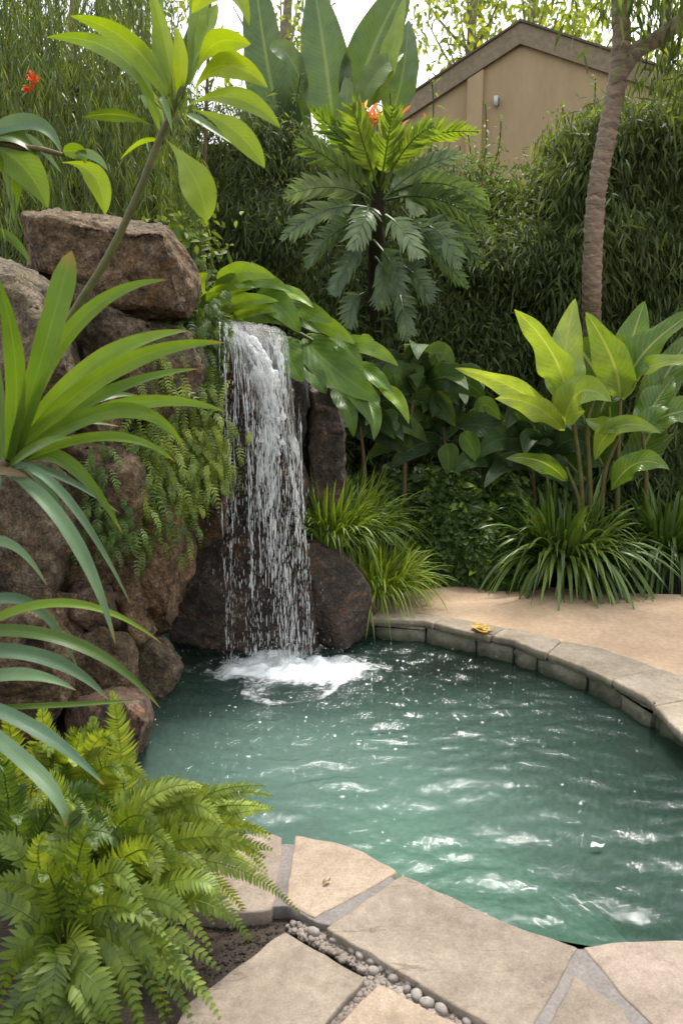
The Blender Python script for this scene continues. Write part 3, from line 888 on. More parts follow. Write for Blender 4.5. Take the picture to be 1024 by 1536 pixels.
# ------------------------------------------------------------------ rocks
def rock(label, outline, Y, depth, mat, seed=0, amp=.035, ridge=.02, yj=.15, target=.026, front=.82, group='boulders of the waterfall', smooth=1.2, skew=0.0, name='boulder'):
    r = np.random.default_rng(seed)
    pts = []
    o = np.array(outline, float)
    c = o.mean(0)
    for k, (s, dy) in enumerate(((front, 0), (1.0, .38), (.93, .75), (.6, 1.0))):
        for q in o:
            px, py = c + (q - c) * s
            pts.append(P(px, py, Y + depth * dy + yj * depth * r.standard_normal() * (1 if k < 2 else .3) + skew * (px - c[0]) / 100))
    bm = bmesh.new()
    for p in pts: bm.verts.new(p)
    res = bmesh.ops.convex_hull(bm, input=bm.verts)
    junk = [g for g in res['geom_interior'] if isinstance(g, bmesh.types.BMVert)] + [v for v in bm.verts if not v.link_faces]
    bmesh.ops.delete(bm, geom=list(set(junk)), context='VERTS')
    bmesh.ops.triangulate(bm, faces=bm.faces)
    for it in range(7):
        thr = max(target, .3 * .5 ** it)
        le = [e for e in bm.edges if e.calc_length() > thr]
        if not le and it > 3: break
        if le:
            bmesh.ops.subdivide_edges(bm, edges=le, cuts=1)
            bmesh.ops.triangulate(bm, faces=[f for f in bm.faces if len(f.verts) > 3])
        if it in (2, 3): 
            for _ in range(1): bmesh.ops.smooth_vert(bm, verts=bm.verts, factor=.3 * smooth / 2, use_axis_x=True, use_axis_y=True, use_axis_z=True)
    bm.normal_update()
    off = Vector((seed * 3.7, seed * 1.3, seed * 2.1))
    mv = []
    for v in bm.verts:
        p = v.co + off
        dv = noise.voronoi(p * 3.1 + Vector((.3, .1, .2)) * noise.noise(p * 6))[0]
        crack = max(0.0, 1 - (dv[1] - dv[0]) / .10)
        h = amp * 1.5 * (noise.fractal(p * 2.2, 1.0, 2.0, 3)) + ridge * (noise.ridged_multi_fractal(p * 5.5, .8, 2.1, 5, 1.0, 2.0) - 1.0) * .8 - .55 * ridge * crack ** 1.5 + .010 * noise.fractal(p * 15, .7, 2, 4)
        mv.append(v.co + v.normal * h)
    for v, p in zip(bm.verts, mv): v.co = p
    me = bpy.data.meshes.new(name)
    vs = np.array([v.co for v in bm.verts])
    org = Vector((vs[:, 0].mean(), vs[:, 1].mean(), vs[:, 2].min()))
    bmesh.ops.translate(bm, vec=-org, verts=bm.verts)
    for f in bm.faces: f.smooth = True
    bm.to_mesh(me); bm.free(); me.materials.append(mat)
    ob = bpy.data.objects.new(name, me); COL.objects.link(ob); ob.location = org
    return tag(ob, label, 'boulder', group)


RK = [
    ('big angular brown boulder crowning the rock wall', [(32, 320), (78, 309), (160, 322), (252, 340), (280, 385), (302, 436), (288, 478), (215, 482), (110, 458), (48, 410)], 3.95, .9, 'rock_brown', 1, dict(amp=.035, yj=.10, smooth=.8, front=.88)),
    ('tall grey boulder behind the upright strap leaves', [(-60, 370), (20, 380), (75, 420), (118, 560), (105, 660), (-20, 670), (-80, 560)], 3.45, .8, 'rock_grey', 2, {}),
    ('broad grey rock wedged under the crowning boulder', [(60, 400), (140, 440), (230, 470), (300, 486), (318, 540), (315, 640), (210, 650), (110, 620)], 4.12, .8, 'rock_grey', 3, {}),
    ('flat lip rock the waterfall pours over', [(282, 486), (330, 484), (390, 492), (428, 512), (440, 560), (440, 640), (380, 660), (290, 640)], 4.5, .9, 'rock_red', 4, dict(amp=.015, yj=.03, front=.93)),
    ('wet rock face behind the upper waterfall', [(285, 600), (440, 600), (455, 700), (460, 800), (380, 830), (270, 760)], 4.55, .8, 'rock_wet', 5, dict(amp=.03, front=.9)),
    ('reddish block beside the middle of the waterfall', [(262, 700), (325, 690), (340, 740), (345, 800), (300, 825), (262, 800)], 4.28, .5, 'rock_red', 6, dict(amp=.015, front=.88)),
    ('dark wet block behind the lower waterfall', [(265, 790), (350, 770), (470, 790), (480, 900), (475, 985), (340, 1010), (258, 960)], 4.55, .7, 'rock_wet', 7, dict(front=.9)),
    ('rust stained rock bulging below the hanging ferns', [(150, 740), (215, 720), (275, 760), (280, 860), (262, 950), (220, 955), (165, 900)], 3.95, .6, 'rock_rust', 8, dict(amp=.045)),
    ('brown cleft rock between strap leaves and hanging ferns', [(85, 640), (170, 630), (215, 700), (200, 830), (175, 930), (100, 920), (75, 780)], 3.72, .7, 'rock_brown', 9, dict(amp=.05)),
    ('rough pitted rock behind the drooping strap leaves', [(-60, 640), (60, 640), (108, 700), (118, 830), (70, 930), (-60, 930)], 3.4, .7, 'rock_grey', 10, dict(amp=.05)),
    ('smooth grey stone standing at the waterline', [(215, 950), (245, 955), (272, 1000), (268, 1040), (232, 1062), (196, 1050), (192, 985)], 3.82, .5, 'rock_grey', 11, dict(amp=.02)),
    ('rounded mauve stone above the fern tips', [(95, 955), (150, 935), (195, 960), (205, 1040), (150, 1100), (90, 1070)], 3.45, .5, 'rock_brown', 12, dict(amp=.03)),
    ('low brown stone behind the lowest strap leaves', [(-60, 900), (60, 905), (105, 960), (105, 1060), (60, 1130), (-60, 1130)], 3.15, .6, 'rock_brown', 13, {}),
    ('purple brown rock sitting in the water behind the ferns', [(100, 1060), (170, 1030), (222, 1040), (228, 1080), (200, 1180), (110, 1200)], 3.1, .6, 'rock_red', 14, dict(amp=.02)),
    ('wet brown boulder beside the foot of the waterfall', [(440, 812), (468, 798), (500, 815), (545, 858), (572, 908), (566, 955), (520, 985), (452, 985), (438, 900)], 4.62, .75, 'rock_wet', 15, dict(amp=.02, ridge=.012, front=.85)),
    ('dark upright rock nearest the falling water, under leaves', [(425, 570), (458, 566), (466, 640), (464, 810), (420, 810)], 4.84, .5, 'rock_wet', 16, dict(amp=.012, front=.92, yj=.05)),
    ('second upright brown rock, under the drooping leaves', [(464, 575), (505, 570), (517, 650), (518, 800), (462, 800)], 4.74, .45, 'rock_wet', 17, dict(amp=.012, front=.93, yj=.05)),
    ('squat brown rock wedged beneath the tall grey boulder', [(88, 560), (150, 560), (190, 620), (180, 690), (110, 690), (80, 640)], 3.78, .5, 'rock_brown', 31, dict(amp=.02)),
    ('narrow rust rock between cleft rock and hanging ferns', [(170, 830), (215, 840), (226, 900), (200, 935), (165, 910)], 3.78, .4, 'rock_rust', 32, dict(amp=.02)),
    ('dark chock stone above the mauve stone', [(108, 870), (165, 880), (178, 935), (140, 960), (100, 930)], 3.52, .4, 'rock_red', 33, dict(amp=.02)),
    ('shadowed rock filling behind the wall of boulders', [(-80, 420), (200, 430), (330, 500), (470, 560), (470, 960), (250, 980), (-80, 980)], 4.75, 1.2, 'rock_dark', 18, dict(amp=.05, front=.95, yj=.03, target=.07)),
    ('small rust stone tucked at the rust rock base', [(160, 880), (215, 900), (235, 945), (205, 975), (160, 960)], 3.72, .35, 'rock_rust', 19, dict(amp=.02, target=.025)),
    ('small dark stone wedged between pitted and cleft rocks', [(62, 880), (120, 890), (128, 950), (85, 985), (55, 950)], 3.4, .35, 'rock_brown', 20, dict(amp=.02, target=.025)),
]
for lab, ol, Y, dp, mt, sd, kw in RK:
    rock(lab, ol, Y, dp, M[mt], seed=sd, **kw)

# ------------------------------------------------------------------ waterfall
wf = thing('waterfall', 'thin curtain of white water falling from the rock lip', 'waterfall', P(400, 1005, 4.25))
yf = lambda px: 4.14 + (px - 345) / 120 * .27
lipL, lipR = 322, 426
mb = MB()
rows, cols_ = 46, 30
A = np.zeros((rows, cols_, 3))
Lx = [(322, 482), (330, 500), (350, 535), (372, 575), (384, 615), (392, 650)]
Rx = [(420, 494), (430, 525), (437, 570), (440, 610), (443, 640), (444, 670)]
Lc, Rc = spline(Lx, rows), spline(Rx, rows)
for i in range(rows):
    for j in range(cols_):
        u = j / (cols_ - 1)
        p = Lc[i] * (1 - u) + Rc[i] * u
        back = .28 * max(0, 1 - i / 9) ** 1.6
        A[i, j] = P(p[0], p[1], yf(p[0]) + .10 + back + .012 * math.sin(u * 23 + i * .2) + .01 * math.sin(u * 51 + 1))
mb.grids(A)
mb.build('water_sheet', M['sheet'], wf)
# flat skin sliding over the lip
mb = MB()
for j in range(26):
    u = j / 25
    x0 = 326 + 94 * u; y0 = 481 + 14 * u
    pts = [P(x0 - 6, y0 - 3, yf(x0) + .42), P(x0, y0, yf(x0) + .2), P(x0 + 10, y0 + 14, yf(x0) + .12), P(x0 + 20 * (1 - .3 * u), y0 + 40 + 20 * random.random(), yf(x0) + .08), P(x0 + 26 * (1 - .3 * u), y0 + 90 + 60 * random.random(), yf(x0) + .06)]
    tube(mb, spline(pts, 14), np.linspace(.009, .0015, 14) * (1 + .4 * rng.standard_normal(14)).clip(.4, 2), 6)
mb.build('water_lip', M['sheet'], wf)


def strand(mb, pts, r0, r1, n=60, wob=.006, breakup=0.0, sides=6):
    path = spline(pts, n)
    k = np.cumsum(rng.standard_normal((n, 3)), 0); k -= np.linspace(0, 1, n)[:, None] * k[-1]
    path = path + k * wob * .12
    rr = np.linspace(r0, r1, n) * np.exp(.45 * np.convolve(rng.standard_normal(n + 4), np.ones(5) / 2.2, 'valid'))
    if breakup:
        gate = np.convolve(rng.standard_normal(n + 6), np.ones(7) / 2.6, 'valid')
        rr = rr * np.clip(.6 + gate * breakup + .3, .05, 1.6)
    tube(mb, path, rr, sides, bumpy=.12)


mb = MB()
for k in range(14):                                  # main white rope of water
    o = rng.standard_normal(2) * 7
    pts = [P(345 + o[0] * .6, 492, yf(350) + .2), P(374 + o[0], 520, yf(374) + .08), P(394 + o[0], 560, yf(394)), P(402 + o[0] + 3, 620, yf(402) - .02), P(405 + o[0] * 1.4, 665 + o[1] * 3, yf(402) - .03)]
    strand(mb, pts, .009, .008, 50, .03, .6)
for k in range(4):
    o = rng.standard_normal() * 4
    pts = [P(408 + o, 500, yf(420) + .2), P(421 + o, 540, yf(424) + .03), P(427 + o, 610, yf(432)), P(437 + o, 700, yf(440)), P(446 + o * 2, 800 + 60 * random.random(), yf(450))]
    strand(mb, pts, .004, .002, 80, .01, 1.1)
mb.build('water_stream', M['stream'], wf)
mb = MB()
spec = [(329, 500, 331, 700, 342, 1018, .0042), (335, 508, 346, 720, 347, 1000, .003), (336, 510, 340, 640, 344, 760, .0028), (352, 530, 352, 660, 349, 800, .003), (360, 540, 375, 700, 378, 900, .0042),
        (366, 560, 374, 660, 380, 940, .004), (388, 600, 388, 760, 392, 960, .003), (420, 520, 440, 680, 452, 900, .0035), (430, 560, 452, 760, 466, 985, .0042), (438, 600, 455, 760, 462, 960, .003)]
for a in spec:
    pts = [P(a[0] + 2, a[1] - 14, yf(a[0]) + .18), P(a[0], a[1], yf(a[0]) + .06), P(a[2], a[3], yf(a[2])), P((a[2] + a[4]) / 2, (a[3] + a[5]) / 2, yf(a[4]) - .01), P(a[4], a[5], yf(a[4]) - .02)]
    strand(mb, pts, a[6] * .55, a[6] * .42, 160, .008, 1.1)
for k in range(24):
    x = rng.uniform(330, 448); y0 = 500 + (x - 330) * .25 + rng.uniform(0, 220)
    x1 = 343 + (x - 330) * 1.02 + rng.normal(0, 4); ln = rng.uniform(60, 260)
    y1 = min(1000, y0 + ln)
    f = (y1 - 490) / 510
    xa = x + (x1 - x) * (y0 - 490) / 510; xb = x + (x1 - x) * f
    pts = [P(xa, y0, yf(x) + .03), P((xa + xb) / 2 + rng.normal(0, 2), (y0 + y1) / 2, yf(x)), P(xb, y1, yf(x) - .01)]
    strand(mb, pts, .0008 + .0006 * rng.random(), .0007, 30, .008, 1.0, 5)
mb.build('water_strand', M['stream'], wf)
mb = MB()
def dashes(line_, n, spread, smin, smax, stretch=(6, 18), y_lo=0.0, grow=.6):
    cur = spline(line_, 60)
    u_ = (y_lo + (1 - y_lo) * rng.random(n)) * 59
    k_ = np.clip(u_.astype(int), 0, 58); f_ = (u_ - k_)[:, None]
    q_ = cur[k_] * (1 - f_) + cur[k_ + 1] * f_
    q_ = q_ + rng.normal(0, 1, (n, 2)) * np.array((spread, 4)) * (1 + grow * (u_ / 59))[:, None]
    c_ = np.array([P(a, b, yf(a) - .02 + .035 * rng.standard_normal()) for a, b in q_])
    s_ = smin + (smax - smin) * rng.random(n) ** 2.5
    blobs(mb, c_, np.stack([s_, s_, s_ * rng.uniform(stretch[0], stretch[1], n)], 1), 5, 5, .1)


dashes([(402, 640), (402, 720), (410, 800), (426, 900), (440, 1005)], 1100, 7, .0007, .0034)
dashes([(402, 560), (404, 640), (404, 720)], 520, 8, .0007, .003)
dashes([(384, 620), (384, 740), (386, 860), (390, 990)], 210, 8, .0006, .0024)
dashes([(372, 560), (376, 700), (378, 860), (384, 985)], 240, 3, .0006, .002)
dashes([(422, 540), (438, 680), (450, 800), (463, 985)], 480, 4, .0006, .0026)
dashes([(338, 520), (341, 700), (344, 860), (346, 1010)], 230, 3, .0005, .0018)
dashes([(352, 540), (354, 700), (356, 860), (360, 1000)], 190, 6, .0005, .0018)
dashes([(415, 600), (424, 720), (436, 850), (450, 990)], 420, 9, .0005, .0024)
dashes([(366, 600), (380, 760), (400, 990)], 420, 26, .0004, .0014)
dashes([(398, 600), (410, 800), (420, 1000)], 480, 26, .0004, .0014)
# spray thrown up round the foot
n = 700
a = rng.random(n) * 2 * PI; rd = rng.gamma(1.6, .13, n)
zz = rng.gamma(1.2, .045, n)
c = np.stack([core[0] - .1 + rd * np.cos(a) * 1.5, core[1] + .05 + rd * np.sin(a) * .7, Z_W + .01 + zz], 1)
s = .0008 + .0022 * rng.random(n) ** 3
blobs(mb, c, np.stack([s, s, s * 1.3], 1), 5, 5, .1)
o = mb.build('droplets', M['drop'], wf); o['kind'] = 'stuff'

# ------------------------------------------------------------------ plants with leaves placed one by one
def pxw(w, Y): return .5 * w * Y / F * 1.03


def leaf(parent, mat, b, m, t, Y, w, kind='lance', roll=0, fold=.25, tint=.5, curl=0, wave=0.0, n=22, dY=(0, 0, 0), cols=7, name='leaf', wfreq=3, stalk=None, twist=0):
    mb = MB()
    pts = bez(P(b[0], b[1], Y + dY[0]), P(m[0], m[1], Y + dY[1]), P(t[0], t[1], Y + dY[2]), n)
    blade(mb, pts, pxw(w, Y), kind, roll + random.uniform(-8, 8), fold, tint, cols, curl, wave, wfreq, twist)
    if stalk is not None:
        s = bez(P(stalk[0], stalk[1], Y + dY[0] + stalk[2]), .5 * (P(stalk[0], stalk[1], Y + dY[0] + stalk[2]) + pts[0]) + np.array((0, 0, .01)), pts[0] + .15 * (pts[1] - pts[0]), 10)
        tube(mb, s, np.linspace(.006, .0035, 10) * Y / 3, 6, tint=tint)
    return mb.build(name, mat, parent)


def stem(parent, mat, pts, r0, r1, n=24, name='stem', sides=10, bumpy=.03):
    mb = MB()
    tube(mb, spline(pts, n), np.linspace(r0, r1, n), sides, bumpy=bumpy)
    return mb.build(name, mat, parent)


# --- strap-leaved plant in front of the rock wall
base = G(-20, 1180, Z_G); base[1] = 1.95; base[0] = P(-150, 900, 1.95)[0]; base[2] = Z_G
t = thing('strap_leaf_plant', 'strap leaved plant with bright arching leaves crossing the rock wall', 'plant', base)
stem(t, M['brown_stem'], [base, base + np.array((-.02, 0, .6)), P(-90, 820, 1.96), P(-30, 735, 1.94), P(14, 690, 1.92)], .022, .014)
SL = [  # b, m, t, w, kind, roll, tint, dY
    ((14, 690), (24, 550), (-8, 405), 30, 'strap', 15, .35, (0, -.1, -.15)),
    ((18, 690), (58, 555), (108, 376), 37, 'blunt', -10, .42, (0, -.05, 0)),
    ((4, 690), (-10, 560), (-40, 440), 28, 'strap', 10, .3, (0, .05, .1)),
    ((20, 690), (112, 490), (252, 420), 25, 'strap', 12, .6, (0, 0, .1)),
    ((20, 690), (140, 548), (284, 496), 30, 'strap', 10, .72, (0, 0, .12)),
    ((20, 690), (170, 555), (338, 514), 28, 'strap', 5, .62, (0, -.06, .02)),
    ((20, 692), (155, 592), (299, 553), 20, 'strap', 25, .48, (0, .05, .15)),
    ((20, 692), (130, 606), (216, 597), 16, 'strap', 30, .15, (0, .1, .25)),
    ((20, 694), (180, 610), (340, 618), 23, 'strap', 15, .72, (0, -.08, -.06)),
    ((20, 694), (175, 616), (277, 674), 25, 'strap', 10, .62, (0, -.1, -.05)),
    ((22, 696), (160, 655), (264, 694), 17, 'strap', 20, .66, (0, -.05, 0)),
    ((14, 700), (60, 668), (108, 656), 15, 'strap', 30, .3, (0, -.15, -.2)),
    ((14, 704), (95, 690), (185, 802), 24, 'strap', 10, .3, (0, 0, .05)),
    ((12, 700), (60, 630), (130, 560), 20, 'strap', 40, .25, (0, .15, .3)),
    ((12, 700), (80, 640), (180, 640), 18, 'strap', 40, .2, (0, .15, .3)),
]
for b, m, tp, w, k, ro, ti, dY in SL:
    leaf(t, M['strap'], b, m, tp, 1.92, w * .9, k, ro, .3, ti, dY=dY, n=28, cols=5)
for b, m, tp, w, ti, dY in [((10, 700), (95, 742), (197, 908), 14, .5, (0, -.05, 0)), ((8, 704), (105, 800), (174, 968), 21, .6, (0, -.12, -.15)), ((8, 702), (80, 710), (180, 770), 12, .4, (0, .05, .1)), ((4, 704), (-20, 760), (-50, 900), 18, .4, (0, -.1, -.2)), ((4, 700), (60, 720), (140, 860), 14, .2, (0, .1, .2))]:
    leaf(t, M['strap_blue'], b, m, tp, 1.92, w, 'strap', 20, .3, ti, dY=dY, n=28, cols=5)
leaf(t, M['brownleaf'], (-20, 704), (15, 708), (44, 716), 1.88, 12, 'strap', 20, .2, .8, n=12)

# --- second strap plant, leaves drooping in front of the lower rocks
base = P(-95, 1100, 1.8); base[2] = Z_G
t = thing('strap_leaf_plant', 'drooping blue green strap leaves reaching in above the ferns', 'plant', base)
stem(t, M['brown_stem'], [base, base + np.array((.0, 0, .5)), P(-90, 940, 1.8)], .022, .016)
for b, m, tp, w, ti, dY, mk in [((-88, 900), (-10, 812), (72, 880), 17, .7, (0, 0, 0), 'strap_blue'), ((-90, 990), (80, 905), (246, 968), 14, .72, (0, 0, .1), 'strap'), ((-90, 960), (95, 960), (241, 1063), 21, .12, (0, -.05, 0), 'strap'), ((-90, 985), (60, 985), (165, 1052), 24, .35, (0, .05, .1), 'strap_blue'),
                                ((-90, 1040), (20, 1012), (115, 1036), 20, .7, (0, -.1, -.1), 'strap_blue'), ((-90, 1064), (80, 1058), (212, 1050), 9, .25, (0, 0, .05), 'strap'), ((-90, 1040), (45, 1090), (157, 1178), 24, .25, (0, -.1, -.1), 'strap_blue'), ((-90, 1050), (50, 1155), (98, 1240), 24, .6, (0, -.2, -.25), 'strap_blue'),
                                ((-90, 960), (30, 900), (120, 1010), 18, .2, (0, .1, .2), 'strap_blue')]:
    leaf(t, M[mk], b, m, tp, 1.8, w, 'strap', 22, .3, ti, dY=dY, n=28, cols=5)

# --- frangipani-like plant leaning over the big boulder
base = P(-120, 950, 2.35); base[2] = Z_G
t = thing('frangipani', 'leaning frangipani stem topped with glossy lime leaves', 'plant', base)
stem(t, M['stem'], [base, P(-75, 820, 2.35), P(20, 620, 2.33), P(105, 478, 2.3), P(165, 380, 2.3), P(212, 280, 2.3), P(238, 212, 2.3), P(262, 160, 2.3), P(275, 130, 2.3)], .0125, .0085, 40)
FL = [
    ((258, 158), (196, 66), (106, 24), 36, 'lance', 20, .62, .25, (0, .05, .1)), ((232, 150), (165, 74), (70, 56), 30, 'lance', 15, .35, .2, (0, .15, .3)),
    ((288, 20), (338, -22), (374, 38), 40, 'lance', 10, .8, .3, (0, -.05, -.1)), ((296, 112), (322, 66), (376, 66), 40, 'obov', -10, .72, .3, (0, 0, -.05)), ((288, 142), (336, 98), (401, 131), 36, 'obov', 10, .8, .3, (0, -.05, -.1)),
    ((280, 160), (350, 146), (420, 192), 31, 'obov', 15, .72, .3, (0, -.08, -.12)), ((288, 164), (350, 194), (397, 252), 34, 'obov', 0, .66, .2, (0, -.1, -.15)), ((250, 210), (292, 268), (310, 332), 50, 'obov', 0, .72, .15, (0, -.12, -.16)),
    ((232, 190), (180, 172), (127, 176), 21, 'obov', 20, .05, .3, (0, .05, .1)), ((240, 212), (212, 212), (180, 240), 9, 'lance', 30, .65, .3, (0, .02, .05)), ((272, 134), (284, 80), (288, 30), 30, 'ovate', 10, .08, .3, (0, .05, .1)),
    ((288, 104), (306, 52), (326, 6), 28, 'obov', 20, .7, .3, (0, .05, .1)), ((262, 132), (247, 60), (222, -30), 30, 'lance', 20, .72, .3, (0, .06, .12)), ((268, 142), (272, 90), (264, 40), 24, 'lance', 15, .85, .3, (0, -.02, -.02)),
    ((240, 196), (224, 146), (198, 98), 16, 'lance', 30, .55, .3, (0, 0, 0)), ((248, 190), (235, 155), (214, 110), 12, 'lance', 40, .6, .3, (0, .05, .08)), ((270, 150), (240, 60), (250, -40), 26, 'lance', 40, .5, .3, (0, .1, .2)),
    ((284, 130), (300, 20), (290, -60), 34, 'lance', 20, .5, .3, (0, .1, .2))]
for b, m, tp, w, k, ro, ti, fo, dY in FL:
    leaf(t, M['lime'], b, m, tp, 2.3, w * .86, k, ro, fo, ti, dY=dY, n=26, wave=.06)
for b, m, tp, w in [((280, 172), (306, 186), (362, 224), 14), ((240, 150), (246, 158), (258, 196), 18), ((212, 142), (216, 152), (220, 164), 9)]:
    leaf(t, M['strap_blue'], b, m, tp, 2.26, w, 'lance', 50, .3, 1.0, n=14)  # palest tint: white highlight and silvery sheen put into the leaf colour
mb = MB()
n = 40
bb = np.tile(P(262, 165, 2.3), (n, 1)) + rng.normal(0, .012, (n, 3))
scatter(mb, bb, np.stack([rng.normal(0, .5, n), rng.normal(0, .5, n), np.ones(n)], 1), rng.uniform(.03, .08, n), .004, 0.0, n=3)
mb.build('bud', M['shrub'], t)

# --- leafy plant hanging in from the upper frame edge, in front of the boulder
base = P(-80, 800, 2.65); base[2] = Z_G
t = thing('dracaena', 'broad leaved plant reaching in above the crowning boulder, pale and lime leaves', 'plant', base)
stem(t, M['brown_stem'], [base, P(-70, 500, 2.65), P(-40, 240, 2.65), P(40, 222, 2.65), P(95, 232, 2.65)], .02, .006, 30)
for b, m, tp, w, k, ro, ti, mk in [((-40, 215), (45, 184), (92, 230), 24, 'lance', 35, .55, 'strap_blue'), ((38, 200), (62, 222), (93, 260), 9, 'lance', 20, .9, 'strap_blue'), ((-20, 215), (35, 250), (72, 312), 48, 'lance', 5, .45, 'lime'), ((-10, 244), (24, 266), (56, 306), 10, 'lance', 20, 1., 'strap_blue'),
                                   ((94, 244), (140, 262), (158, 322), 30, 'obov', 0, .72, 'lime'), ((95, 228), (118, 228), (128, 244), 20, 'ovate', 0, .3, 'lime'), ((112, 230), (140, 234), (162, 256), 13, 'lance', 15, 1., 'strap_blue'), ((-20, 340), (20, 360), (46, 398), 12, 'lance', 10, .3, 'strap'), ((-30, 230), (10, 240), (20, 330), 40, 'lance', 30, .3, 'lime'), ((-30, 210), (20, 205), (60, 240), 30, 'lance', 40, .2, 'strap')]:
    leaf(t, M[mk], b, m, tp, 2.65, w, k, ro, .25, ti, n=20)
mb = MB()
n = 60
bb = np.array([P(a, b_, 2.62) for a, b_ in zip(rng.uniform(-25, 22, n), rng.uniform(270, 310, n))])
scatter(mb, bb, np.stack([rng.normal(.05, .12, n), rng.normal(0, .12, n), -np.ones(n)], 1), rng.uniform(.08, .19, n), .0022, 0, n=4, kind='grass')
mb.build('hanging_leaves', M['bamboo'], t)

# --- plant trailing over the rock beside the lip of the fall
base = P(430, 505, 4.75)
t = thing('trailing_philodendron', 'lime broad leaved plant spilling over the rock beside the waterfall lip', 'plant', base)
stem(t, M['stem'], [P(310, 470, 4.6), P(360, 462, 4.6), P(430, 490, 4.6), P(500, 530, 4.55), P(560, 578, 4.5)], .014, .006)
TL = [((326, 424), (365, 408), (413, 417), 24, 'ovate', 15, .8), ((300, 450), (296, 428), (312, 410), 24, 'ovate', 0, .85), ((303, 464), (330, 438), (362, 436), 17, 'lance', 0, .9), ((322, 474), (365, 452), (418, 452), 17, 'lance', 15, .72), ((345, 480), (380, 464), (415, 468), 17, 'lance', 10, .75),
      ((408, 434), (440, 440), (470, 462), 15, 'lance', 20, .85), ((456, 506), (505, 555), (570, 602), 46, 'ovate', 10, .42), ((424, 504), (436, 540), (454, 573), 33, 'ovate', 0, .5), ((448, 476), (490, 488), (532, 516), 22, 'lance', 10, .85), ((488, 508), (550, 520), (597, 549), 20, 'lance', 15, .72),
      ((567, 582), (594, 596), (613, 636), 17, 'lance', 0, .8), ((420, 440), (445, 470), (480, 500), 26, 'ovate', 15, .35), ((385, 440), (420, 460), (450, 500), 32, 'ovate', 10, .4), ((360, 470), (400, 470), (445, 490), 28, 'ovate', 20, .3), ((540, 508), (552, 512), (560, 524), 14, 'ovate', 0, .9), ((455, 520), (470, 560), (490, 590), 26, 'ovate', 15, .25), ((320, 440), (350, 424), (385, 432), 22, 'ovate', 20, .55),
      ((350, 440), (385, 420), (440, 440), 22, 'lance', 20, .6), ((480, 540), (520, 575), (560, 640), 28, 'ovate', 20, .3), ((520, 545), (555, 560), (590, 590), 22, 'lance', 20, .5), ((330, 455), (352, 446), (392, 448), 16, 'lance', 5, .55), ((440, 455), (470, 470), (500, 482), 22, 'ovate', 15, .55), ((500, 500), (520, 520), (545, 560), 26, 'ovate', 10, .45),
      ((300, 470), (310, 450), (330, 440), 14, 'lance', 0, .6), ((500, 580), (520, 610), (530, 655), 24, 'ovate', 10, .3), ((540, 590), (560, 620), (560, 660), 20, 'ovate', 10, .35)]
for i, (b, m, tp, w, k, ro, ti) in enumerate(TL):
    leaf(t, M['broad'], b, m, tp, 4.45, w * 1.2, k, ro, .3, ti, curl=.1, wave=.12, dY=(.18, .05 * ((i % 3) - 1), -.08), n=20, stalk=((b[0] * .6 + 420 * .4), (b[1] * .6 + 495 * .4), .1))

# --- canna / ginger clump on the far side
base = P(890, 845, 5.75); base[2] = Z_G
t = thing('canna', 'canna clump with large yellow green upright leaves behind the spider plant', 'plant', base)
for s in ([(872, 860), (872, 740), (862, 650), (850, 600)], [(886, 860), (884, 720), (880, 640), (890, 600)], [(925, 860), (926, 700), (930, 600)], [(900, 860), (905, 720), (930, 650)], [(862, 860), (868, 760), (848, 700)], [(965, 860), (968, 720), (962, 640)]):
    stem(t, M['stem'], [P(x, y, 5.72) for x, y in s], .022, .012)
CL = [((905, 700), (880, 640), (862, 575), 50, 'ovate', 15, .1, (.3, .35, .4)), ((900, 690), (915, 630), (900, 560), 46, 'ovate', 25, .15, (.35, .4, .45)), ((915, 720), (960, 690), (1010, 650), 40, 'ovate', 25, .15, (.2, .25, .3)), ((880, 720), (850, 690), (815, 640), 40, 'ovate', 25, .12, (.3, .35, .4)), ((930, 720), (975, 650), (990, 590), 44, 'ovate', 15, .2, (.2, .2, .2)), ((850, 600), (828, 530), (771, 464), 44, 'ovate', 28, .72, (0, -.1, -.2)), ((852, 606), (846, 540), (862, 448), 50, 'ovate', -5, .88, (0, .1, .15)), ((862, 520), (884, 545), (914, 606), 52, 'ovate', 10, .25, (.2, .2, .2)), ((929, 596), (918, 540), (878, 468), 48, 'ovate', 10, .62, (0, -.1, -.2)), ((934, 585), (945, 520), (966, 452), 46, 'ovate', 0, .48, (0, .05, .1)),
      ((934, 600), (965, 530), (1050, 462), 44, 'lance', 25, .32, (0, -.05, -.15)), ((945, 570), (990, 545), (1060, 545), 22, 'lance', 30, .72, (0, -.2, -.4)), ((838, 636), (775, 585), (682, 552), 30, 'lance', 25, .82, (0, -.1, -.2)), ((846, 646), (800, 608), (742, 598), 30, 'lance', 15, .78, (0, -.25, -.4)),
      ((846, 636), (870, 588), (916, 602), 42, 'ovate', 20, .75, (0, -.25, -.35)), ((878, 628), (915, 640), (952, 627), 22, 'lance', 20, .62, (0, -.15, -.25)), ((892, 690), (925, 640), (991, 650), 26, 'lance', 20, .66, (0, -.2, -.35)), ((850, 722), (810, 692), (758, 688), 24, 'lance', 15, .38, (0, -.15, -.3)), ((916, 735), (955, 695), (1003, 704), 32, 'lance', 20, .42, (0, -.15, -.25)),
      ((958, 645), (985, 600), (1010, 565), 40, 'ovate', 10, .4, (0, .1, .15)), ((960, 640), (1000, 560), (1040, 500), 46, 'ovate', 10, .3, (.1, .2, .3)), ((900, 620), (930, 560), (985, 510), 50, 'ovate', 20, .12, (.2, .3, .4)), ((962, 650), (1010, 620), (1070, 620), 40, 'ovate', 20, .3, (0, 0, 0))]
for b, m, tp, w, k, ro, ti, dY in CL:
    leaf(t, M['canna'], b, m, tp, 5.7, w * 1.12, k, ro, .6, ti, curl=.25, wave=.32, dY=dY, n=26, wfreq=2.2)

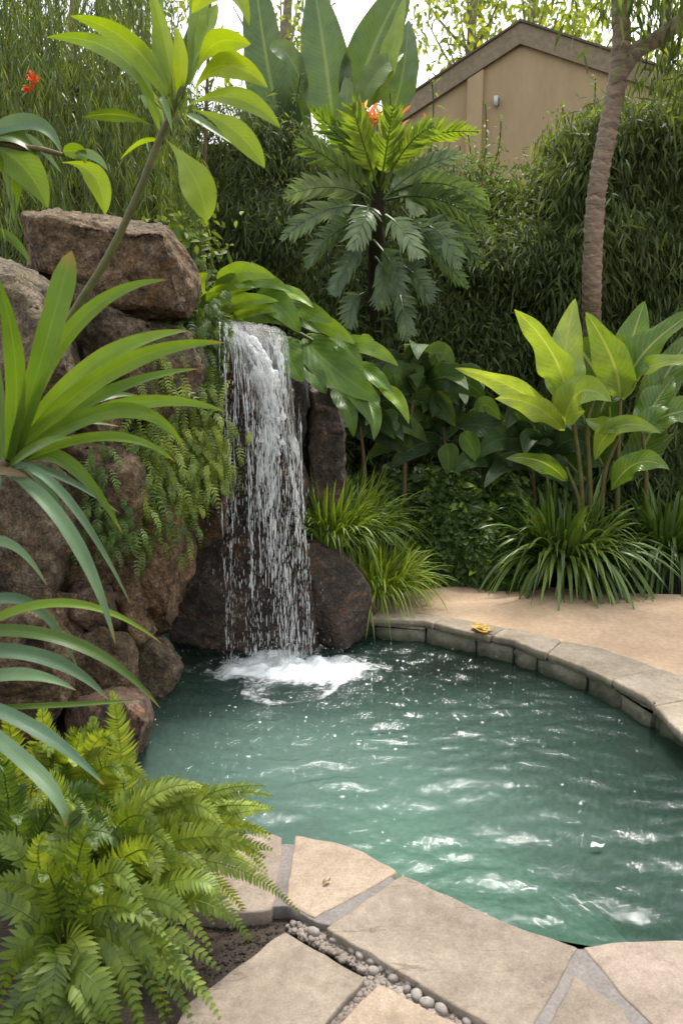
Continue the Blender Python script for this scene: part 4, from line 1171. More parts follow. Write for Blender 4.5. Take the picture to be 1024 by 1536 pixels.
# --- bird of paradise behind, tall paddle leaves against the sky
base = P(500, 800, 7.6); base[2] = Z_G
t = thing('bird_of_paradise', 'tall bird of paradise with paddle leaves against the white sky', 'plant', base)
for s in ([(500, 860), (505, 400), (498, 160)], [(520, 860), (522, 400), (528, 150)], [(470, 860), (465, 400), (446, 200)], [(535, 860), (560, 400), (585, 170)], [(510, 860), (515, 400), (515, 180)]):
    stem(t, M['stem'], [P(x, y, 7.6) for x, y in s], .05, .028)
BL = [((500, 190), (488, 90), (468, -40), 68, 'ovate', 10, .35, 0), ((528, 170), (560, 70), (622, -50), 66, 'ovate', -15, .35, 0), ((586, 175), (604, 110), (612, 30), 48, 'ovate', 20, .45, .3), ((560, 160), (584, 90), (608, -10), 34, 'lance', 40, .95, -.2), ((444, 260), (404, 110), (380, -70), 66, 'ovate', 20, .15, .3), ((404, 70), (436, 90), (462, 160), 30, 'lance', 40, .55, -.1),
      ((452, 240), (440, 160), (424, 80), 50, 'ovate', 20, .0, .3), ((516, 185), (520, 150), (521, 105), 22, 'lance', 20, .7, -.2), ((540, 165), (565, 110), (605, 80), 36, 'lance', 30, .75, -.25), ((448, 250), (395, 200), (372, 140), 60, 'ovate', 20, .1, .2)]
for b, m, tp, w, k, ro, ti, dy in BL:
    leaf(t, M['banana'], b, m, tp, 7.5 + dy, w, k, ro, .35, ti, curl=.05, wave=.1, dY=(0, -.05, .1), n=30, wfreq=4)

# --- cut-leaf palm like plant in the middle of the far hedge
base = P(566, 760, 7.5); base[2] = Z_G
t = thing('cut_leaf_philodendron', 'big cut leaf plant with lime crown and drooping silver fronds', 'plant', base)
stem(t, M['twig'], [base, P(566, 600, 7.35), P(562, 440, 7.0), P(566, 330, 6.3), P(568, 250, 6.15)], .07, .05, 30, bumpy=.08)
PL = [  # b m t plen(px) npair mat tint droop
    ((562, 290), (528, 230), (470, 165), 30, 15, 'pinnate_lime', .4), ((566, 280), (545, 215), (528, 160), 30, 15, 'pinnate_lime', .65), ((570, 280), (580, 220), (588, 165), 28, 14, 'pinnate_lime', .6), ((576, 290), (620, 215), (718, 198), 26, 17, 'pinnate_lime', .75), ((572, 285), (610, 220), (650, 190), 26, 14, 'pinnate_lime', .7), ((560, 300), (510, 250), (446, 212), 26, 16, 'pinnate_lime', .35),
    ((556, 300), (540, 240), (505, 180), 30, 15, 'pinnate_lime', .5), ((552, 308), (548, 325), (528, 372), 27, 13, 'silver', .7), ((578, 322), (604, 345), (628, 385), 27, 13, 'silver', .85), ((562, 385), (575, 415), (566, 462), 25, 12, 'silver', .35), ((590, 392), (620, 410), (648, 452), 24, 12, 'silver', .3), ((596, 430), (604, 460), (612, 508), 24, 12, 'silver', .3), ((545, 440), (530, 455), (524, 490), 22, 10, 'silver', .3),
    ((620, 335), (660, 350), (688, 400), 26, 13, 'silver', .5), ((556, 300), (500, 280), (428, 294), 26, 16, 'silver', .7), ((552, 312), (490, 315), (424, 358), 26, 15, 'silver', .6), ((580, 300), (660, 300), (736, 350), 26, 17, 'silver', .35), ((582, 292), (660, 275), (732, 312), 22, 17, 'pinnate_lime', .55), ((640, 290), (670, 330), (722, 400), 24, 14, 'silver', .25), ((600, 310), (650, 370), (700, 430), 22, 14, 'silver', .2),
    ((548, 330), (500, 350), (460, 400), 24, 14, 'silver', .15), ((600, 260), (615, 290), (628, 320), 20, 10, 'silver', .95), ((550, 350), (520, 400), (500, 440), 22, 12, 'silver', .1), ((560, 360), (590, 400), (600, 440), 22, 12, 'silver', .15), ((575, 300), (620, 260), (690, 230), 24, 15, 'silver', .6)]
for i, (b, m, tp, pl, npr, mk, ti) in enumerate(PL):
    mb = MB()
    dz = (-.0, -.2, -.35) if i % 3 else (0, -.05, -.1)
    path = bez(P(b[0], b[1], 6.1), P(m[0], m[1], 6.1 + dz[1]), P(tp[0], tp[1], 6.1 + dz[2]), 20)
    frond(mb, path, int(npr * 1.25), pl * 6.1 / F, .016, ang=38, droop=.3, roll=random.uniform(-25, 25), tint=ti, rach=.009, shape='even', kind='pinna', lift=.1, start=.2)
    mb.build('frond', M[mk], t)
t2 = thing('bromeliad', 'peach and red flower spikes rising behind the cut leaf crown', 'flower', P(560, 200, 6.4))
for (a, b_), nn in (((545, 172), 26), ((560, 176), 26), ((598, 180), 8), ((640, 186), 10), ((552, 186), 20)):
    mb = MB()
    bb = np.tile(P(a, b_ + 6, 6.0), (nn, 1)) + rng.normal(0, .025, (nn, 3))
    scatter(mb, bb, rng.normal(0, .7, (nn, 3)) + np.array((0, 0, 1)), rng.uniform(.05, .11, nn), .011, .1, n=4)
    mb.build('blossom', M['peach'], t2)
stem(t2, M['stem'], [P(556, 300, 6.35), P(552, 240, 6.35), P(550, 180, 6.3)], .012, .008, 10)
stem(t2, M['stem'], [P(590, 300, 6.35), P(620, 230, 6.35), P(640, 190, 6.3)], .008, .004, 10)
t2 = thing('red_flower', 'two small scarlet flowers among the weeping foliage', 'flower', P(46, 150, 5.3))
for a, b_ in ((47, 112), (52, 122), (42, 132)):
    mb = MB()
    bb = np.tile(P(a, b_, 5.2), (14, 1)) + rng.normal(0, .008, (14, 3))
    scatter(mb, bb, rng.normal(0, 1, (14, 3)), rng.uniform(.02, .05, 14), .011, .1, n=3)
    mb.build('blossom', M['red'], t2)
stem(t2, M['stem'], [P(66, 184, 5.3), P(52, 150, 5.25), P(47, 114, 5.2)], .004, .002, 8)

# ------------------------------------------------------------------ ferns in the foreground corner
def fern(label, base, fronds, mk='fern', group='ferns in the near corner', plen=.043, dens=84, pw=.0052):
    t = thing('fern', label, 'fern', base, group)
    for (b, m, tp, Y, k, ti) in fronds:
        mb = MB()
        path = bez(P(b[0], b[1], Y[0]), P(m[0], m[1], Y[1]), P(tp[0], tp[1], Y[2]), 26)
        ln = np.linalg.norm(np.diff(path, axis=0), axis=1).sum()
        frond(mb, path, max(16, int(ln * dens)), plen * k, pw * (.6 + .4 * k), ang=16, droop=.25, roll=random.uniform(-32, 32), tint=ti, lift=.12, rach=.0026)
        mb.build('frond', M[mk], t)
    return t


def rand_fronds(n, b, Y, rx, ry, lo, hi, ti=(.2, .6), yj=.2, a0=0, a1=2 * PI, k=(.8, 1.15)):
    out = []
    for i in range(n):
        a = random.uniform(a0, a1); l = random.uniform(lo, hi)
        dx, dy = math.cos(a) * l * rx, -math.sin(a) * l * ry
        mid = (b[0] + dx * .55, b[1] + dy * .55 - l * .28)
        tip = (b[0] + dx, b[1] + dy + l * .12)
        dyv = random.uniform(-yj, yj)
        out.append(((b[0] + random.uniform(-12, 12), b[1] + random.uniform(-8, 8)), mid, tip, (Y, Y + dyv * .5, Y + dyv), random.uniform(*k), random.uniform(*ti)))
    return out


b0 = G(60, 1330, 0); 
fr = [((110, 1350), (230, 1230), (358, 1205), (2.0, 1.98, 2.0), 1., .75), ((110, 1350), (250, 1245), (408, 1252), (2.0, 1.95, 1.95), 1.1, .7), ((115, 1355), (270, 1260), (398, 1288), (2.0, 1.9, 1.9), 1.1, .6), ((120, 1365), (290, 1290), (452, 1372), (2.0, 1.9, 1.95), .95, .65), ((120, 1370), (260, 1320), (330, 1345), (2.0, 1.85, 1.8), 1.2, .55),
      ((120, 1350), (200, 1250), (320, 1180), (2.0, 2.05, 2.1), .9, .7), ((115, 1350), (180, 1215), (270, 1165), (2.0, 2.1, 2.15), .9, .6), ((115, 1355), (210, 1275), (232, 1340), (2.0, 1.8, 1.7), 1.0, .7), ((115, 1360), (260, 1345), (345, 1380), (2.0, 1.85, 1.8), 1.1, .5),
      ((115, 1355), (240, 1225), (345, 1190), (2.0, 2.05, 2.1), 1., .5), ((110, 1350), (240, 1270), (360, 1262), (2.0, 1.98, 1.98), 1.1, .8), ((110, 1355), (200, 1300), (300, 1300), (2.0, 1.85, 1.8), 1.1, .62)]
fr += rand_fronds(18, (115, 1355), 2.0, 1.15, .75, 130, 270, (.35, .8), a0=-.5, a1=2.6) + rand_fronds(14, (190, 1300), 2.05, 1.2, .6, 90, 180, (.4, .85), a0=-.3, a1=1.8)
for i in range(26):
    tx, ty = random.uniform(270, 415), random.uniform(1175, 1330)
    bx, by = random.uniform(90, 190), random.uniform(1300, 1370)
    fr.append(((bx, by), ((bx + tx) / 2, (by + ty) / 2 - random.uniform(25, 60)), (tx, ty), (2.02, 2.0, random.uniform(1.9, 2.1)), random.uniform(.85, 1.15), random.uniform(.45, .9)))
fern('spreading fern whose fronds arch over the flagstones and pool edge', G(110, 1400, Z_G), fr)
fr = [((190, 1250), (182, 1130), (168, 1036), (2.35, 2.32, 2.3), 1.25, .75), ((185, 1255), (150, 1140), (140, 1075), (2.35, 2.3, 2.3), 1.1, .6), ((30, 1250), (60, 1130), (62, 1060), (2.3, 2.25, 2.2), 1.3, .7), ((20, 1250), (20, 1140), (10, 1075), (2.3, 2.25, 2.2), 1.2, .6), ((60, 1260), (100, 1170), (120, 1100), (2.3, 2.25, 2.2), 1.2, .65), ((100, 1265), (140, 1190), (205, 1130), (2.35, 2.3, 2.3), 1.1, .7)]
fr += rand_fronds(34, (90, 1275), 2.3, .8, .9, 100, 225, (.35, .85), a0=.2, a1=2.9)
fern('upright fern standing at the waterline below the strap leaves', G(100, 1290, Z_G), fr, plen=.047)
fr = [((90, 1420), (120, 1430), (150, 1590), (1.75, 1.65, 1.6), 1.1, .62), ((90, 1420), (80, 1440), (70, 1560), (1.75, 1.62, 1.6), 1.1, .6), ((100, 1415), (170, 1420), (215, 1570), (1.75, 1.68, 1.62), 1.1, .6), ((100, 1410), (200, 1400), (275, 1500), (1.75, 1.7, 1.68), 1.05, .6), ((100, 1410), (220, 1395), (330, 1455), (1.75, 1.75, 1.72), 1., .55), ((95, 1410), (30, 1420), (-10, 1550), (1.75, 1.65, 1.6), 1.1, .4),
      ((100, 1400), (180, 1360), (262, 1450), (1.75, 1.7, 1.65), 1., .45), ((100, 1400), (50, 1330), (-30, 1330), (1.75, 1.7, 1.7), 1., .3), ((95, 1400), (110, 1300), (60, 1270), (1.78, 1.75, 1.7), 1., .4), ((100, 1400), (160, 1310), (215, 1360), (1.75, 1.7, 1.65), 1., .5), ((100, 1395), (60, 1300), (70, 1250), (1.78, 1.72, 1.7), .9, .65)]
fr += rand_fronds(16, (95, 1410), 1.75, 1.1, .85, 110, 240, (.1, .5))
for i in range(14):
    tx, ty = random.uniform(190, 335), random.uniform(1425, 1570)
    fr.append(((random.uniform(90, 120), random.uniform(1400, 1425)), ((100 + tx) / 2 + 10, (1410 + ty) / 2 - random.uniform(45, 75)), (tx, ty), (1.78, 1.72, random.uniform(1.62, 1.72)), random.uniform(.9, 1.1), random.uniform(.25, .6)))
for i in range(16):
    tx, ty = random.uniform(-40, 200), random.uniform(1530, 1640)
    fr.append(((random.uniform(60, 120), random.uniform(1420, 1460)), ((95 + tx) / 2, (1440 + ty) / 2 - random.uniform(25, 55)), (tx, ty), (1.7, 1.6, random.uniform(1.5, 1.6)), random.uniform(.9, 1.1), random.uniform(.1, .5)))
fern('near fern with toothed fronds hanging towards the lens corner', G(95, 1480, Z_G), fr, plen=.042, dens=66, pw=.0075)
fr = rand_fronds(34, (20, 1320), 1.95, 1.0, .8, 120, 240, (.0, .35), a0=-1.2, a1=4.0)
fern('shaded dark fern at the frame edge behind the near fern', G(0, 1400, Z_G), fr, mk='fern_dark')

# hanging ferns on the rock wall
def hang_fern(label, pts, Y, n, mk, ln=(.14, .3), plen=.02, ti=(.2, .8), spread=.45):
    pp = [P(x, y, Y(x, y)) for x, y in pts]
    t = thing('rock_fern', label, 'fern', pp[0], 'ferns hanging on the rock wall')
    mb = MB()
    for i in range(int(n * 3.3)):
        k = random.random() * (len(pp) - 1); j = int(k); f = k - j
        b = pp[j] * (1 - f) + pp[j + 1] * f + np.array((random.gauss(0, .06), random.gauss(0, .04), random.gauss(0, .08)))
        l = random.uniform(*ln) * .72
        a = random.gauss(0, spread) + .25
        d = np.array((math.sin(a), -.5 - random.random() * .5, .25 * random.gauss(.3, 1)))
        end = b + l * np.array((math.sin(a) * .6, -.22 - .2 * random.random(), -.85))
        mid = .5 * (b + end) + l * .22 * nrm(d)
        frond(mb, bez(b, mid, end, 12), random.randint(9, 12), plen * random.uniform(.9, 1.5), .0042, ang=25, droop=.25, roll=random.uniform(-40, 40), tint=random.uniform(*ti), lift=.1, rach=.0015, n=3)
    mb.build('fronds', M[mk], t)
    return t


YR = lambda x, y: 3.78 + .0026 * (x - 150) - .0003 * (y - 600)
hang_fern('hanging fern mass covering the rock under the strap leaf tips', [(205, 560), (260, 560), (300, 600), (320, 680), (270, 640), (215, 640), (200, 700), (250, 720), (290, 700)], YR, 130, 'fern', ti=(.2, 1.0))
hang_fern('lime fern tuft beside the waterfall curtain', [(285, 650), (318, 660), (322, 700), (290, 690), (260, 680)], lambda x, y: YR(x, y) - .05, 55, 'fern', ti=(.4, .9), ln=(.1, .2))
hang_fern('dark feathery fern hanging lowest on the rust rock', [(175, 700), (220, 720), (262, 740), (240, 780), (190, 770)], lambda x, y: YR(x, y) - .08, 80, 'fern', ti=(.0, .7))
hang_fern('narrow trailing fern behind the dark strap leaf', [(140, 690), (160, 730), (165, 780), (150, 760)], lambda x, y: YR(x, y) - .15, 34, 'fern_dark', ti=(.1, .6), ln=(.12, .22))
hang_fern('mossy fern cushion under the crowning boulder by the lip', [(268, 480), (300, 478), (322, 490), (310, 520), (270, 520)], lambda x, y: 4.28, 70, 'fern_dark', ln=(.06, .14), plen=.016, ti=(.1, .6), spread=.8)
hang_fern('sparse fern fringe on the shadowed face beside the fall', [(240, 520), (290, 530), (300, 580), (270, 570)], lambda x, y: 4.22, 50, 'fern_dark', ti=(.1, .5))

# ------------------------------------------------------------------ grassy clumps and ground planting
def clump(name, label, cat, base, n, ln, hw, mk, up=1.0, spread=.7, droop=(.2, .8), rad=.1, kind='grass', group=None, nseg=9, ti=(0, 1), bz=0.0):
    t = thing(name, label, cat, base, group)
    mb = MB()
    a = rng.random(n) * 2 * PI
    r = np.sqrt(rng.random(n)) * rad
    bb = np.stack([base[0] + r * np.cos(a), base[1] + r * np.sin(a), np.full(n, base[2] + bz)], 1)
    a2 = a + rng.normal(0, .5, n); s = spread * rng.random(n) ** .6
    d = np.stack([np.cos(a2) * s, np.sin(a2) * s, up * np.ones(n)], 1)
    L = rng.uniform(ln[0], ln[1], n)
    scatter(mb, bb, d, L, hw, rng.uniform(droop[0], droop[1], n) * (.4 + s), n=nseg, kind=kind, tint=rng.uniform(ti[0], ti[1], n), roll=.25, fold=.35)
    mb.build('leaves', M[mk], t)
    return t


b = G(862, 893, 0); b[1] += .3; b[2] = .12
clump('spider_plant', 'arching spider plant mound at the path edge below the canna', 'plant', b, 640, (.6, 1.12), .0145, 'spider', up=1.0, spread=1.05, droop=(.45, 1.0), rad=.18, kind='strap', nseg=11)
b = G(1010, 893, 0); b[1] += .45; b[0] += .1; b[2] = .12
clump('spider_plant', 'darker spider plant cut off by the frame edge', 'plant', b, 480, (.6, 1.05), .0135, 'spider', up=1.0, spread=1.0, droop=(.45, 1.0), rad=.15, kind='strap', nseg=11, ti=(0, .6))
b = P(492, 830, 5.3); b[2] = .36
clump('grass_clump', 'tall grass clump behind the wet boulder', 'grass clump', b, 900, (.45, .85), .0105, 'grass', up=1.0, spread=.85, droop=(.3, .8), rad=.26, ti=(0, .7))
b = P(562, 880, 5.1); b[2] = .1
clump('grass_clump', 'bright low grass clump spilling onto the sand path', 'grass clump', b, 820, (.3, .62), .0075, 'grass', up=1.0, spread=.95, droop=(.35, .95), rad=.2, ti=(.3, 1))
b = P(494, 818, 4.68)
clump('grass_clump', 'broad bladed grass tuft rooted between the wet boulder and the brown upright rock', 'grass clump', b, 420, (.3, .6), .0095, 'grass', up=1.0, spread=.7, droop=(.25, .8), rad=.10, ti=(0, .75))
b = P(600, 790, 5.9); b[2] = .05
clump('grass_clump', 'thin dark grass clump below the dark broad leaves', 'grass clump', b, 240, (.3, .6), .006, 'grass', up=1.0, spread=.7, droop=(.3, .8), rad=.25, ti=(0, .4))

# ivy mound along the path
t = thing('ivy_mound', 'low ivy bush with round glossy leaves beside the path', 'ivy', G(690, 880, 0))
n = 9000
x = rng.uniform(0, 1, n)
cxw = P(585, 800, 5.7)[0] + x * (P(800, 800, 5.7)[0] - P(585, 800, 5.7)[0])
hz = rng.random(n)
top = .80 + .05 * np.sin(cxw * 9) + .05 * np.sin(cxw * 21 + 1)
zz = Z_G + hz * top
yy = 5.5 + .75 * (hz ** 1.8) + .05 * np.sin(cxw * 9 + zz * 8) + np.abs(rng.normal(0, .06, n)) - .12 * np.sin(PI * hz) + .12 * (cxw - .8) * -.6
base = np.stack([cxw, yy, zz], 1)
mb = MB()
d = np.stack([rng.normal(0, .7, n), -.6 + rng.normal(0, .4, n), -.1 + rng.normal(0, .5, n)], 1)
tint = np.clip(rng.beta(1.3, 3.2, n) + (rng.random(n) < .03) * .5, 0, 1)
scatter(mb, base, d, rng.uniform(.05, .095, n), rng.uniform(.022, .038, n), .25, up=(0, -.7, .8), n=5, kind='heart', tint=tint, roll=.4)
mb.build('foliage', M['ivy'], t)
mb = MB()
for k in range(14):
    a = base[rng.integers(n)]
    tube(mb, np.array([[a[0], a[1] + .35, Z_G], [a[0], a[1] + .25, .2], [a[0] + .05, a[1] + .1, .4]]), .008, 5)
mb.build('stem', M['twig'], t)

# dark broad-leaved understorey
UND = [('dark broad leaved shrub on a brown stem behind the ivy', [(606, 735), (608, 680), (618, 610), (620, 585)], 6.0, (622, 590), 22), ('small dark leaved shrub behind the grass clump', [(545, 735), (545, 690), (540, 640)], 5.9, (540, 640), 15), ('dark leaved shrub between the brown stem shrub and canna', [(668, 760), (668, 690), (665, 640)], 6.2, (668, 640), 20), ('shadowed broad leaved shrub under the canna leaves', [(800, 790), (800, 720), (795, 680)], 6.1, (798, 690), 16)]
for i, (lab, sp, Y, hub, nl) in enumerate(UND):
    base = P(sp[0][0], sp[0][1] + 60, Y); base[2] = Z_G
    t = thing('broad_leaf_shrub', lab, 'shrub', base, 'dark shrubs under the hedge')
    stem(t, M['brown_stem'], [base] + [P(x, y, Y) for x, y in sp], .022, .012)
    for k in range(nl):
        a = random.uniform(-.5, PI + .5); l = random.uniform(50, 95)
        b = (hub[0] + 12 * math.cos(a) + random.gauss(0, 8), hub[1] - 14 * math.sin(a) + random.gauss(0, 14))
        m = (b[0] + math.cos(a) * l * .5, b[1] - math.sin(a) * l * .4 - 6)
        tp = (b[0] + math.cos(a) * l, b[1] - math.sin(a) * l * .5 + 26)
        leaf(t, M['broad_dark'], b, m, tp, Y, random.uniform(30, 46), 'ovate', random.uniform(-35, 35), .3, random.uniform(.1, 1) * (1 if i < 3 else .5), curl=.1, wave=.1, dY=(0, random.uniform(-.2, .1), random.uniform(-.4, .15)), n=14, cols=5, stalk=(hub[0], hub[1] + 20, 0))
t = bpy.data.objects['broad_leaf_shrub']
for b, m, tp, w in [((668, 665), (672, 685), (670, 712), 30), ((690, 650), (706, 668), (712, 692), 28), ((716, 618), (730, 608), (750, 630), 26)]:
    leaf(t, M['broad'], b, m, tp, 5.85, w, 'ovate', 0, .2, .2, n=14, cols=5)

# ------------------------------------------------------------------ hedges
def hedge(name, label, cat, x0, x1, top, Y, n, mk, droop_dir, L, hw, thick=.5, zlo=0.0, lump=.3, freq=1.7, seed=0, kind='lance', group=None, shoots=0, gap=.5, slope=0.0, ti=(0, 1), nseg=4, updir=(0, -.8, .5)):
    """leaf wall: clustered leaves over a lumpy dark backing; top(x) gives its height"""
    r = np.random.default_rng(seed)
    base0 = np.array(((x0 + x1) / 2, Y, Z_G))
    t = thing(name, label, cat, base0, group)
    # sprays: cluster centres over the face, leaves around each
    nc = n // 22
    cx_ = r.uniform(x0, x1, nc * 2)
    tz = np.array([top(a) for a in cx_])
    cz = zlo + (tz - zlo) * r.random(nc * 2) ** .92
    nv = np.array([noise.noise(Vector((a * freq + seed, b_ * freq, seed * 2.3))) + .5 * noise.noise(Vector((a * freq * 2.3, b_ * freq * 2.3, 7.7 + seed))) for a, b_ in zip(cx_, cz)])
    keepm = nv > np.quantile(nv, gap * .35)
    cx_, cz, nv, tz = cx_[keepm][:nc], cz[keepm][:nc], nv[keepm][:nc], tz[keepm][:nc]
    nc = len(cx_)
    edge = np.clip((cz - (tz - .5)) / .5, 0, 1)
    cyy = Y - lump * nv + slope * (cz - zlo) + thick * .6 * edge ** 2 + np.abs(r.normal(0, .07, nc))
    per = 22
    cc = np.repeat(np.stack([cx_, cyy, cz], 1), per, 0)
    off = r.normal(0, 1, (len(cc), 3)) * np.array((.11, .07, .10))
    bp_ = cc + off
    d = np.array(droop_dir)[None] * .9 + r.normal(0, .55, (len(cc), 3))
    # shared lean for every spray
    lean = np.repeat(r.normal(0, .45, (nc, 3)), per, 0)
    tint = np.clip(r.uniform(ti[0], ti[1], len(cc)) * .6 + np.repeat(r.random(nc), per) * .4, 0, 1)
    mb = MB()
    scatter(mb, bp_, d + lean, r.uniform(L[0], L[1], len(cc)), r.uniform(hw * .7, hw * 1.25, len(cc)), .35, up=updir, n=nseg, kind=kind, tint=tint, roll=.6)
    if shoots:
        for k in range(shoots):
            xs = r.uniform(x0, x1); zt = top(xs)
            hgt = r.uniform(.15, .55)
            p0 = np.array((xs, Y + .15, zt - .2)); p1 = p0 + np.array((r.normal(0, .1), r.normal(0, .1), .2 + hgt))
            pth = bez(p0, .5 * (p0 + p1) + np.array((.03, 0, 0)), p1, 10)
            q = pth[r.integers(2, 10, 26)] + r.normal(0, .015, (26, 3))
            scatter(mb, q, r.normal(0, .7, (26, 3)) + np.array((0, -.1, .5)), r.uniform(L[0], L[1], 26) * .8, hw, .3, up=updir, n=nseg, kind=kind, roll=.6, tint=r.uniform(.5, 1, 26))
            tube(mb, pth, .005, 4, tint=.2)
    mb.build('foliage', M[mk], t)
    # solid dark backing: blocks light, its colour stands for the hedge's inner shade
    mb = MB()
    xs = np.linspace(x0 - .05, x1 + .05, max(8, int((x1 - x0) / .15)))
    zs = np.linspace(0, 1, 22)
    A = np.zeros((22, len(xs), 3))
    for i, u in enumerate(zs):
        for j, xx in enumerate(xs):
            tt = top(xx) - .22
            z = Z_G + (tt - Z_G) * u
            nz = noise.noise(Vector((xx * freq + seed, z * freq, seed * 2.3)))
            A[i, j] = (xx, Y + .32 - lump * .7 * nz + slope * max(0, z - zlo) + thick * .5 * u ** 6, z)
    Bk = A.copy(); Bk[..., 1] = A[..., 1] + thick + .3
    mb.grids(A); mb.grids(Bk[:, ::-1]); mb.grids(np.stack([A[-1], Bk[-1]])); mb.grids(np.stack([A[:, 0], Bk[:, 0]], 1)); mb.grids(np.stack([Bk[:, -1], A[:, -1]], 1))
    mb.build('shade_backing', M['inner'], t)
    return t


def topfun(pts, Y):
    w = np.array([P(x, y, Y)[[0, 2]] for x, y in pts])
    def f(x): return float(np.interp(x, w[:, 0], w[:, 1])) + .07 * noise.noise(Vector((x * 5, 3.3, 1.1)))
    return f


def wx(px, Y): return P(px, 560, Y)[0]


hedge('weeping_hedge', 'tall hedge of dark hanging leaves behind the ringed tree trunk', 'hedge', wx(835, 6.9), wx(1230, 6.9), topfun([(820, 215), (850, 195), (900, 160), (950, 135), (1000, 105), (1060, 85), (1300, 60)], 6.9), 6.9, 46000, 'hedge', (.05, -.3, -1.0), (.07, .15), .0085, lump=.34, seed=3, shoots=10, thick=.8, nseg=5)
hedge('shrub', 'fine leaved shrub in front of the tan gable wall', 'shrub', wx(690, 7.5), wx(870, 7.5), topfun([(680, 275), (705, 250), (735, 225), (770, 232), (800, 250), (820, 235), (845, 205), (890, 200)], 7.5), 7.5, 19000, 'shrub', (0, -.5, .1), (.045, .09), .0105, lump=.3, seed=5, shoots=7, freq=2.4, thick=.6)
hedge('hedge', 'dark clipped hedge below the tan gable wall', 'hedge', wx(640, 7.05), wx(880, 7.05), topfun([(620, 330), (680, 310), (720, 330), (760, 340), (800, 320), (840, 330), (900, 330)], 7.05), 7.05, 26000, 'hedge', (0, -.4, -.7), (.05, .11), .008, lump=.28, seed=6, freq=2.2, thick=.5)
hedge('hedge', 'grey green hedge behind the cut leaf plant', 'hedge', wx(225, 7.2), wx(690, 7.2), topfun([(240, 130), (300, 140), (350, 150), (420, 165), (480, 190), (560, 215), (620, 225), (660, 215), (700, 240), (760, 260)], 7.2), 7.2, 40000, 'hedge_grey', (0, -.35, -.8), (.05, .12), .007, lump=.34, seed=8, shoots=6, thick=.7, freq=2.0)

# weeping fine foliage at the upper frame corner, hanging in long strings
t = thing('weeping_bamboo', 'curtain of weeping bamboo strings behind the big boulder', 'bamboo', P(120, 600, 6.1) * np.array((1, 1, 0)) + np.array((0, 0, Z_G)))
mb = MB()
nst = 470
for k in range(nst):
    px = rng.uniform(-130, 300); top = rng.uniform(-160, 230); ln = rng.uniform(.5, 1.7)
    if px > 270: top = max(top, rng.uniform(180, 330)); ln *= .6
    Yk = rng.uniform(5.3, 6.9)
    p0 = P(px, top, Yk)
    nl = int(ln * 56)
    s = np.sort(rng.random(nl)) * ln
    sway = rng.normal(0, .05, 2)
    pth = np.stack([p0[0] + sway[0] * (s / ln) ** 1 + .02 * np.sin(s * 9 + k), p0[1] + sway[1] * s, p0[2] - s], 1)
    d = np.stack([rng.normal(0, .5, nl), rng.normal(-.1, .45, nl), -np.ones(nl)], 1)
    scatter(mb, pth, d, rng.uniform(.04, .12, nl), rng.uniform(.0026, .0055, nl), .3, up=(0, -.8, .4), n=4, kind='lance', roll=.7, tint=np.clip(rng.normal(.25 + .5 * rng.random(), .18, nl), 0, 1))
    if k % 3 == 0:
        tube(mb, np.stack([np.linspace(p0[0], p0[0] + sway[0], 6), np.linspace(p0[1], p0[1] + sway[1] * ln, 6), np.linspace(p0[2] + .3, p0[2] - ln, 6)], 1), .0025, 4, tint=.7)
mb.build('foliage', M['bamboo'], t)
mb = MB()
for k in range(16):
    px = rng.uniform(-120, 330); Yk = rng.uniform(6.2, 6.9)
    b_ = P(px, 640, Yk); b_[2] = Z_G
    tp_ = P(px + rng.normal(0, 50), -140, Yk)
    tube(mb, bez(b_, .5 * (b_ + tp_) + np.array((rng.normal(0, .1), 0, 0)), tp_, 16), np.linspace(.022, .01, 16), 7)
mb.build('canes', M['brown_stem'], t)
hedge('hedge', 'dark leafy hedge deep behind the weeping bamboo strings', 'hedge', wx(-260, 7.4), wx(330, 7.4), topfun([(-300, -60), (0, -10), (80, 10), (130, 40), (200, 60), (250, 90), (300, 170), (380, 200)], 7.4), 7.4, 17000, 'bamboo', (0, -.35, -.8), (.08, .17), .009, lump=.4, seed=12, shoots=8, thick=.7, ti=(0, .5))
hedge('shrub', 'small bright leaved shrub peeping beside the crowning boulder', 'shrub', wx(215, 5.2), wx(300, 5.2), topfun([(200, 335), (240, 305), (280, 315), (310, 340)], 5.2), 5.3, 1100, 'shrub', (0, -.5, .3), (.05, .09), .014, lump=.15, seed=15, freq=3, zlo=1.6, thick=.3)

# ------------------------------------------------------------------ ringed tree by the hedge
base = P(884, 800, 7.25); base[2] = Z_G
t = thing('tree', 'slender tree with ringed brown bark forking near the frame top', 'tree', base)


def ringed(mb, pts, r0, r1, n=150, sides=16, ring=.12, seed=0):
    path = spline(pts, n)
    T = nrm(np.gradient(path, axis=0))
    S = nrm(np.cross(T, np.array((0, 1.0, .1)))); U = np.cross(S, T)
    a = np.linspace(0, 2 * PI, sides + 1)
    s = np.concatenate([[0], np.cumsum(np.linalg.norm(np.diff(path, axis=0), axis=1))])
    A = np.zeros((n, sides + 1, 3)); SW = np.zeros((n, sides + 1))
    for i in range(n):
        rad = r0 + (r1 - r0) * i / (n - 1)
        for j in range(sides + 1):
            aa = a[j % sides]
            q = s[i] / .085 + .9 * noise.noise(Vector((0.3, 1.7, s[i] * 2.3 + seed))) + .6 * noise.noise(Vector((math.cos(aa) * 1.2, math.sin(aa) * 1.2, s[i] * 3 + seed)))
            saw = (q % 1.0); SW[i, j] = saw
            rr = rad * (1 + ring * (saw ** 2 - .35) + .10 * noise.noise(Vector((math.cos(aa) * 2, math.sin(aa) * 2, s[i] * 6 + seed))))
            A[i, j] = path[i] + rr * (math.cos(aa) * S[i] + math.sin(aa) * U[i])
    CC = np.zeros(A.shape[:2] + (4,)); CC[..., 0] = SW; CC[..., 3] = 1
    mb.grids(A, CC)


